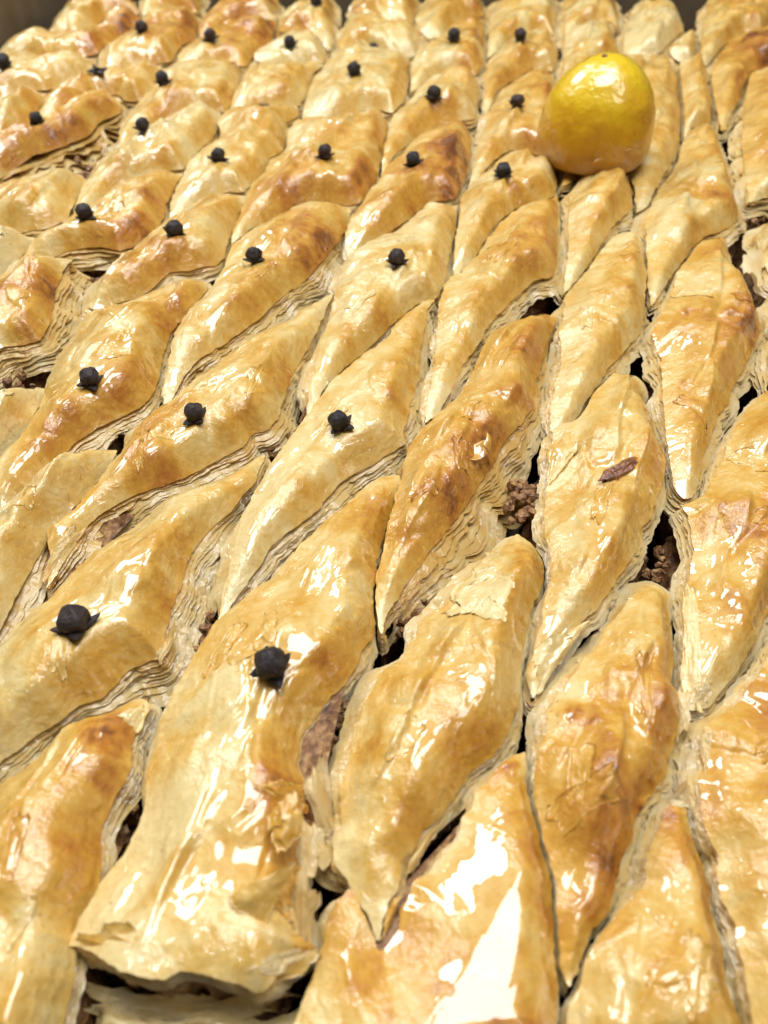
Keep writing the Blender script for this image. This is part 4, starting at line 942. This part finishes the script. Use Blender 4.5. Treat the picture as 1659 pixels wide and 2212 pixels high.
    N = int(q['N'] * 1.15) if mid else min(q['N'], 7)
    nL = len(L)
    gap = np.maximum(0.36 if mid else 0.5, 0.9 * room / N) * q['gap'] / 0.72
    cum = np.full(nL, 0.30)
    ost = np.zeros(nL)
    for k in range(N):
        f = (k + 1) / N
        g = gap * np.clip(1.0 + 3.4 * pn(sl / 13, sd + k * 3.7) + 0.7 * pn(sl / 3.4, sd + k * 5.1), 0.10, 3.2)
        cum = cum + g
        ost = ost + room / N * np.clip(1.0 + 3.6 * pn(sl / 12, sd + k * 2.3) + 0.6 * pn(sl / 3.4, sd + k * 4.9), -0.3, 3.4)
        if rs.rand() < 0.06:
            continue
        outs = np.minimum(ost, room * 1.15) + 0.26 * pn(sl / 0.9, sd + k) - 0.15 - 3.0 * np.maximum(0, pn(sl / 3.2, sd + k * 9.7) - 0.12)
        wob = 0.28 * pn(sl / 2.2, sd + k * 6.1) * np.clip(g, 0, 1) + 0.45 * pn(sl / 7, sd + k * 8.3)
        E0 = L + Nl * outs[:, None]
        z0 = zl - cum + wob
        i1 = np.minimum(1.4, 0.6 * inn)
        i2 = np.minimum(4.2, 0.95 * inn)
        P1, P2 = L + Nl * (outs - i1)[:, None], L + Nl * (outs - i2)[:, None]
        z1, z2 = z0 + 0.42 * i1 - 0.4 * wob, z0 + 0.42 * i1 + 0.12 * (i2 - i1)
        Eb = E0 - Nl * 0.03
        rows = [np.c_[P2, z2], np.c_[P1, z1], np.c_[E0, z0], np.c_[E0, z0], np.c_[Eb, z0 - 0.11], np.c_[Eb, z0 - 0.11], np.c_[P1, z1 - 0.11]]
        vs_.append(np.vstack(rows))
        for r in (0, 1, 3, 5):
            a, b = off + r * nL, off + (r + 1) * nL
            i = np.arange(nL)
            j = (i + 1) % nL
            fs_.append(np.c_[a + i, b + i, b + j, a + j])
        tv = np.clip(q['lay'] + 0.34 * (1 - f) ** 1.6 + 0.25 * pn(sl / 8, sd + k * 1.9), 0, 1)
        tn_ += [tv] * 7
        off += 7 * nL
    gap = 0.42 if mid else 0.7
    LV = np.vstack(vs_) - base
    LF = np.vstack(fs_).tolist()
    lo_ = mesh_obj("phyllo_layers", LV, LF, M_SHEET, root, attrs=dict(tone=np.concatenate(tn_)), kind="stuff")
    # nut filling core
    dc = 0.9 if mid else 2.2
    Cq, sc, _ = resample(O, dc)
    Nc = csmooth(normals(Cq, 4 / dc), 3)
    zc = csmooth(fields(Cq, np.zeros(len(Cq)))[0], 3)
    clc = np.array([np.min(np.hypot(*(others - p).T)) for p in Cq])
    rows = []
    zz = [-gap * N * 0.5, -gap * N * 0.75, -gap * N - 1.0, -9.6, -10.6, -11.8, -13.2, -15.0, -19.0, FLOOR + 0.2]
    nC = len(Cq)
    for r, zv in enumerate(zz):
        o_ = -1.0 + 0.9 * pn(sc / 3.2, zv / 2.5, sd) + 0.6 * pn(sc / 1.5, zv, sd + 4)
        if r == 0:
            o_ = o_ - 2.0
        if r in (1, 2):
            o_ = o_ - (0.6 if r == 1 else 0.0) + 1.6 * pn(sc / 1.7, zv * 1.3, sd + 8)
        if r >= 3:
            o_ = o_ + 0.3 + 0.42 * min(1, (r - 2) / 4) * np.minimum(clc, 9) + 1.5 * pn(sc / 1.9, zv / 1.3, sd + 6)
        zr = (zc + zv + 0.9 * pn(sc / 1.5, sd + r * 3)) if r < 3 else np.full(nC, zv)
        zr = np.maximum(zr, FLOOR + 0.2)
        rows.append(np.c_[Cq + Nc * o_[:, None], zr])
    CV = np.vstack(rows) - base
    CF = []
    for r in range(len(rows) - 1):
        for i in range(nC):
            j = (i + 1) % nC
            CF.append((r * nC + i, (r + 1) * nC + i, (r + 1) * nC + j, r * nC + j))
    CF.append(tuple(range(nC)))
    mesh_obj("nut_filling", CV, CF, M_FILL, root)


for i, (key, prm, P) in enumerate(PIECES):
    build_piece(i, key, prm, P)


def top_z(key, x, y):
    XY, z = HEIGHT[key]
    return z[np.argmin((XY[:, 0] - x) ** 2 + (XY[:, 1] - y) ** 2)]


# ------------------------------------------------------------------ loose flakes of crust (parts of their piece)
def flake(key, c, curl=0.6, tone=0.35, mat=None, n=20, seed=0, label=None, name="flake"):
    """c: four corners (x, y, height above z=0) in mm, a bent ragged sheet with thickness"""
    c = np.array(c, float)
    u, v = np.meshgrid(np.linspace(0, 1, n), np.linspace(0, 1, n))
    uu = u + 0.30 * pn(v * 3, seed, u * 0.8) + .12 * pn(v * 9, seed + 2)
    vv = v + 0.30 * pn(u * 3, seed + 5, v * 0.8) + .12 * pn(u * 9, seed + 7)
    Pm = ((1 - uu) * (1 - vv))[..., None] * c[0] + (uu * (1 - vv))[..., None] * c[1] + (uu * vv)[..., None] * c[2] + ((1 - uu) * vv)[..., None] * c[3]
    XYk, zk = HEIGHT[key]
    hz = np.array([zk[np.argmin((XYk[:, 0] - p[0]) ** 2 + (XYk[:, 1] - p[1]) ** 2)] for p in Pm.reshape(-1, 3)]).reshape(n, n)
    dz_ = np.array([np.sqrt(np.min((XYk[:, 0] - p[0]) ** 2 + (XYk[:, 1] - p[1]) ** 2)) for p in Pm.reshape(-1, 3)]).reshape(n, n)
    k_ = np.exp(-(dz_ / 1.5) ** 2)
    if curl < 2:
        Pm[..., 2] = np.maximum(Pm[..., 2] * (1 - k_) + (hz + 0.16) * k_, np.where(dz_ < 0.6, hz + 0.08, -99))
    Pm[..., 2] += 0.35 * curl * np.sin(np.pi * u) * np.sin(np.pi * v) * 2 + 0.5 * pn(u * 2.5, v * 2.5, seed + 11) + 0.9 * np.maximum(0, pn(seed, 4.4, 1.2) + u - 0.75)
    top = Pm.reshape(-1, 3)
    bot = top - np.array([0, 0, 0.2])
    V = np.vstack([top, bot])
    m = n * n
    F = grid_faces(n, n)
    F2 = [tuple(reversed([i + m for i in f])) for f in F]
    ring = list(range(n)) + [r * n + n - 1 for r in range(1, n)] + [(n - 1) * n + k for k in range(n - 2, -1, -1)] + [r * n for r in range(n - 2, 0, -1)]
    F3 = [(ring[i], ring[(i + 1) % len(ring)], ring[(i + 1) % len(ring)] + m, ring[i] + m) for i in range(len(ring))]
    root = ROOT[key]
    b = np.array(root.location) / S
    tn = np.clip(tone + 0.15 * pn(V[:, 0] / 4, V[:, 1] / 4, seed), 0, 1)
    return mesh_obj(name, V - b, F + F2 + F3, mat or M_SHEET, root, attrs=dict(tone=tn, wet=np.full(len(V), 0.35)), label=label)


for i, (key, curl, tone, m, c) in enumerate(FLAKES):
    flake(key, c, curl, tone, M_CRUST if m else M_SHEET, seed=3.3 * i)


# small torn scraps lying on the crust
rf = np.random.RandomState(31)
for key, _prm, P in PIECES:
    XYk, zk = HEIGHT[key]
    cy_ = XYk[:, 1].mean()
    if cy_ > 235 or key in ('g-1', 'a-1'):
        continue
    dk = np.sqrt(((XYk[::7, None, :] - OUT[key]) ** 2).sum(2).min(1))
    cand = np.nonzero(dk > 5.0)[0] * 7
    if len(cand) == 0:
        continue
    for _ in range(rf.randint(1, 4)):
        ic = rf.choice(cand)
        x, y = XYk[ic]
        a = math.radians(66 + rf.normal() * 35)
        l_, w_ = rf.uniform(2.5, 6.0), rf.uniform(1.0, 2.4)
        ex, ey = np.array([math.cos(a), math.sin(a)]), np.array([-math.sin(a), math.cos(a)])
        c_ = np.array([x, y])
        cs = [(*(c_ + ex * l_ * u_ * rf.uniform(.7, 1.2) + ey * w_ * v_ * rf.uniform(.5, 1.3)), 0) for u_, v_ in ((-1, -1), (1, -1), (1, 1), (-1, 1))]
        flake(key, cs, rf.uniform(0.0, 0.3), TONE[key][ic] + rf.uniform(-.08, .05), M_CRUST, n=12, seed=rf.rand() * 90)


# a curled-up scrap standing on the burst piece
def curled_flake(key, x, y):
    zt = top_z(key, x, y)
    n, m = 14, 12
    V = []
    for i in range(n):
        a = math.radians(-100 + 235 * i / (n - 1))
        r = 2.9 - 0.9 * i / n
        for j in range(m):
            v = j / (m - 1)
            rr = r * (1 + 0.18 * math.sin(v * 3.1))
            V.append((x + rr * math.sin(a) * 1.2 + 1.1 * (v - .5) * math.cos(i * .5), y + (v - .5) * 4.2 * (1 - 0.35 * (i / n) ** 2) + 0.4 * math.sin(i), zt + 1.9 - rr * math.cos(a) * 0.9 + 0.8 * v))
    b = np.array(ROOT[key].location) / S
    V = np.array(V)
    o = mesh_obj("curled_flake", V - b, grid_faces(n, m), M_CRUST, ROOT[key],
                 attrs=dict(tone=0.55 + 0.5 * pn(V[:, 0] / 2, V[:, 1] / 2, 1), wet=np.full(len(V), 0.4)),
                 label="curled brown scrap of crust")
    sm = o.modifiers.new("thickness", 'SOLIDIFY')
    sm.thickness = 0.0002


curled_flake('g1', *CURL)


# ------------------------------------------------------------------ crumbs
def lump(n_lat, n_lon, r, seed, amp):
    V = []
    for i in range(n_lat + 1):
        th = math.pi * i / n_lat
        for j in range(n_lon):
            ph = 2 * math.pi * j / n_lon
            V.append((math.sin(th) * math.cos(ph), math.sin(th) * math.sin(ph), math.cos(th)))
    V = np.array(V)
    k = 1 + amp * pn(V[:, 0] * 1.4 + seed, V[:, 1] * 1.4, V[:, 2] * 1.4) + amp * 0.5 * pn(V[:, 0] * 3.5, V[:, 1] * 3.5 + seed, V[:, 2] * 3.5)
    return V * k[:, None] * np.array(r), grid_faces(n_lat + 1, n_lon, True)


def nut_material():
    t = NT("browned_nut")
    n = t.noise(700, 4, 0.6, pos(t))
    t.set(Base_Color=t.ramp(n, [(0.3, (0.06, 0.015, 0.005)), (0.5, (0.20, 0.060, 0.014)), (0.72, (0.40, 0.16, 0.04))]),
          Roughness=0.35, Coat_Weight=1.0, Coat_Roughness=0.05)
    nb = t.bump(t.noise(1100, 3, 0.6, pos(t)), 0.0006, 1.0)
    t.l(nb, t.b.inputs['Normal'])
    t.l(nb, t.b.inputs['Coat Normal'])
    return t.m


M_NUT = nut_material()
for (key, x, y, rx, ry, rz, rot, label) in NUTS:
    V, F = lump(24, 40, (rx, ry, rz), x, 0.6)
    c, s_ = math.cos(rot), math.sin(rot)
    V = np.c_[V[:, 0] * c - V[:, 1] * s_, V[:, 0] * s_ + V[:, 1] * c, V[:, 2]]
    zt = top_z(key, x, y)
    o = mesh_obj("browned_crumb", V, F, M_NUT, None, (x, y, zt + rz * 0.35), label=label)
    o["category"] = "crumb"

# nut crumbs fallen in the gaps between the pieces: nobody could count them
rs = np.random.RandomState(5)
cv, cf, off = [], [], 0
base_l, base_f = lump(5, 7, (1, 1, 1), 2.0, 0.0)
for (x, y, zt, spread, cnt) in CRUMB_SPOTS:
    for _ in range(cnt):
        r = rs.uniform(0.5, 1.7)
        k = 1 + 0.9 * pn(base_l[:, 0] * 1.3 + rs.rand() * 50, base_l[:, 1] * 1.3, base_l[:, 2] * 1.3)
        p = np.array([x + rs.normal() * spread, y + rs.normal() * spread, zt + rs.uniform(-1.2, 0.8)])
        cv.append(base_l * k[:, None] * r * rs.uniform(.7, 1.2, 3) + p)
        cf += [tuple(i + off for i in f) for f in base_f]
        off += len(base_l)
if cv:
    o = mesh_obj("nut_crumbs", np.vstack(cv), cf, M_FILL, None, smooth=False, kind="stuff", label="chopped nut crumbs in the gaps between the pastry pieces")
    o["category"] = "nut crumbs"


# ------------------------------------------------------------------ cloves
def clove_meshes(seed):
    # bud: a rounded, slightly four-sided ball
    V, F = lump(18, 26, (1.75, 1.75, 1.6), seed, 0.22)
    sq = 1 - 0.10 * np.cos(4 * np.arctan2(V[:, 1], V[:, 0]))
    V[:, :2] *= sq[:, None]
    V[:, 2] += 1.55
    # calyx: four pointed, outspread prongs round a short tube
    prongs = []
    rr = np.random.RandomState(int(seed * 10) + 3)
    for k in range(4):
        a = math.pi / 2 * k + 0.4 + rr.uniform(-.25, .25)
        ln = rr.uniform(1.45, 2.1)
        lift = rr.uniform(-0.1, 0.75)
        pv = []
        nr, nc = 7, 8
        for i in range(nr):
            t = i / (nr - 1)
            w = (1.05 * (1 - t) ** 0.75 + 0.06) * (1 if t else 0.9)
            th = 0.5 * (1 - 0.75 * t)
            rad = 0.9 + ln * t
            zc = 0.35 + lift * t * t
            for j in range(nc):
                b = 2 * math.pi * j / nc
                tx, nz = w * math.cos(b), th * math.sin(b)
                pv.append((rad * math.cos(a) - tx * math.sin(a), rad * math.sin(a) + tx * math.cos(a), zc + nz - 0.25 * (abs(tx) * (1 - t)) ** 2))
        pf = grid_faces(nr, nc, True) + [tuple(range(nc - 1, -1, -1)), tuple((nr - 1) * nc + j for j in range(nc))]
        prongs.append((np.array(pv), pf))
    sv, sf = [], []
    prof = [(1.05, 0.75), (1.15, 0.2), (1.0, -0.8), (0.75, -3.5), (0.55, -7.0), (0.05, -7.6)]
    for r, z in prof:
        for j in range(12):
            b = 2 * math.pi * j / 12
            sv.append((r * math.cos(b), r * math.sin(b), z))
    return (V, F), prongs, (np.array(sv), grid_faces(len(prof), 12, True))


for i, (key, x, y, label, scale, tilt, bare) in enumerate(CLOVES):
    (bv, bf), prongs, (sv, sf) = clove_meshes(1.37 * i + 0.5)
    zt = top_z(key, x, y)
    r = empty("clove", (x, y, zt + 0.25), label, "clove", "cloves pressed into the pastry")
    r.scale = (scale,) * 3
    r.rotation_euler = (tilt[0], tilt[1], 1.7 * i)
    if not bare:
        mesh_obj("bud", bv, bf, M_CLOVE, r)
    for pv, pf in prongs:
        mesh_obj("prong", pv, pf, M_CLOVE, r)
    mesh_obj("stem", sv, sf, M_CLOVE, r)

# ------------------------------------------------------------------ lemon half
LX, LY, LZ = LEMON
lem = empty("lemon_half", (LX, LY, LZ), "glossy candied lemon half standing cut side down on the pastry", "lemon")
prof = [(0.0, 0.0), (16.2, 0.0), (18.0, 0.8), (18.7, 3.0), (19.0, 6.5), (18.95, 10.0), (18.5, 13.5), (17.7, 16.8), (16.5, 19.8), (14.9, 22.5), (13.0, 24.8), (11.0, 26.8), (9.0, 28.3), (7.0, 29.5), (5.1, 30.4), (3.3, 31.0), (1.6, 31.4), (0.01, 31.5)]
PZ = np.array(prof)
tt = np.linspace(0, len(prof) - 1, 90)
rr_ = np.interp(tt, range(len(prof)), PZ[:, 0])
zz_ = np.interp(tt, range(len(prof)), PZ[:, 1])
k5 = np.hanning(9); k5 /= k5.sum()
rr_[8:] = np.convolve(np.r_[rr_[8 - 4:8], rr_[8:], [rr_[-1]] * 4], k5, 'valid')
zz_[8:] = np.convolve(np.r_[zz_[8 - 4:8], zz_[8:], [zz_[-1]] * 4], k5, 'valid')
nl = 110
ph = np.linspace(0, 2 * math.pi, nl, endpoint=False)
R, PH = np.meshgrid(rr_, ph, indexing='ij')
Z = np.repeat(zz_[:, None], nl, 1)
LVx, LVy = R * np.cos(PH), R * np.sin(PH)
b_ = 1 + 0.05 * pn(LVx / 14, LVy / 14, Z / 14) + 0.022 * pn(LVx / 4.5, LVy / 4.5, Z / 4.5) + 0.010 * pn(LVx / 1.8, LVy / 1.8, Z / 1.8)
LVx, LVy = LVx * b_ + 0.9 * (Z / 30) ** 2, LVy * b_
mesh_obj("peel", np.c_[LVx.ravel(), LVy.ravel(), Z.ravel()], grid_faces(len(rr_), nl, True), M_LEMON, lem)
V, F = lump(8, 12, (0.9, 0.9, 0.6), 4, 0.5)
mesh_obj("stem_scar", V + np.array([-1.6, -1.0, 31.1]), F, M_NUT, lem)
# a sliver of pastry leaning on the lemon's front
a_, b2 = np.array(SLIVER[0]), np.array(SLIVER[1])
tpar = np.linspace(0, 1, 12)
sv = []
for t_ in tpar:
    c_ = a_ * (1 - t_) + b2 * t_
    wdt = 0.75 * math.sin(math.pi * (0.08 + 0.86 * t_)) + 0.15
    for j in range(8):
        an = 2 * math.pi * j / 8
        sv.append(c_ + np.array([0, wdt * 0.5 * math.cos(an), wdt * math.sin(an)]) + np.array([0, 0, 0.4 * math.sin(3 * t_)]))
sv = np.array(sv)
sc_ = sv.mean(0)
o = mesh_obj("pastry_sliver", sv - sc_, grid_faces(12, 8, True) + [tuple(range(7, -1, -1)), tuple(88 + j for j in range(8))], M_CRUST, None, sc_,
             attrs=dict(tone=np.full(len(sv), 0.62), wet=np.full(len(sv), 0.8)), label="thin pinkish pastry sliver stuck to the lemon's front")
o["category"] = "pastry sliver"
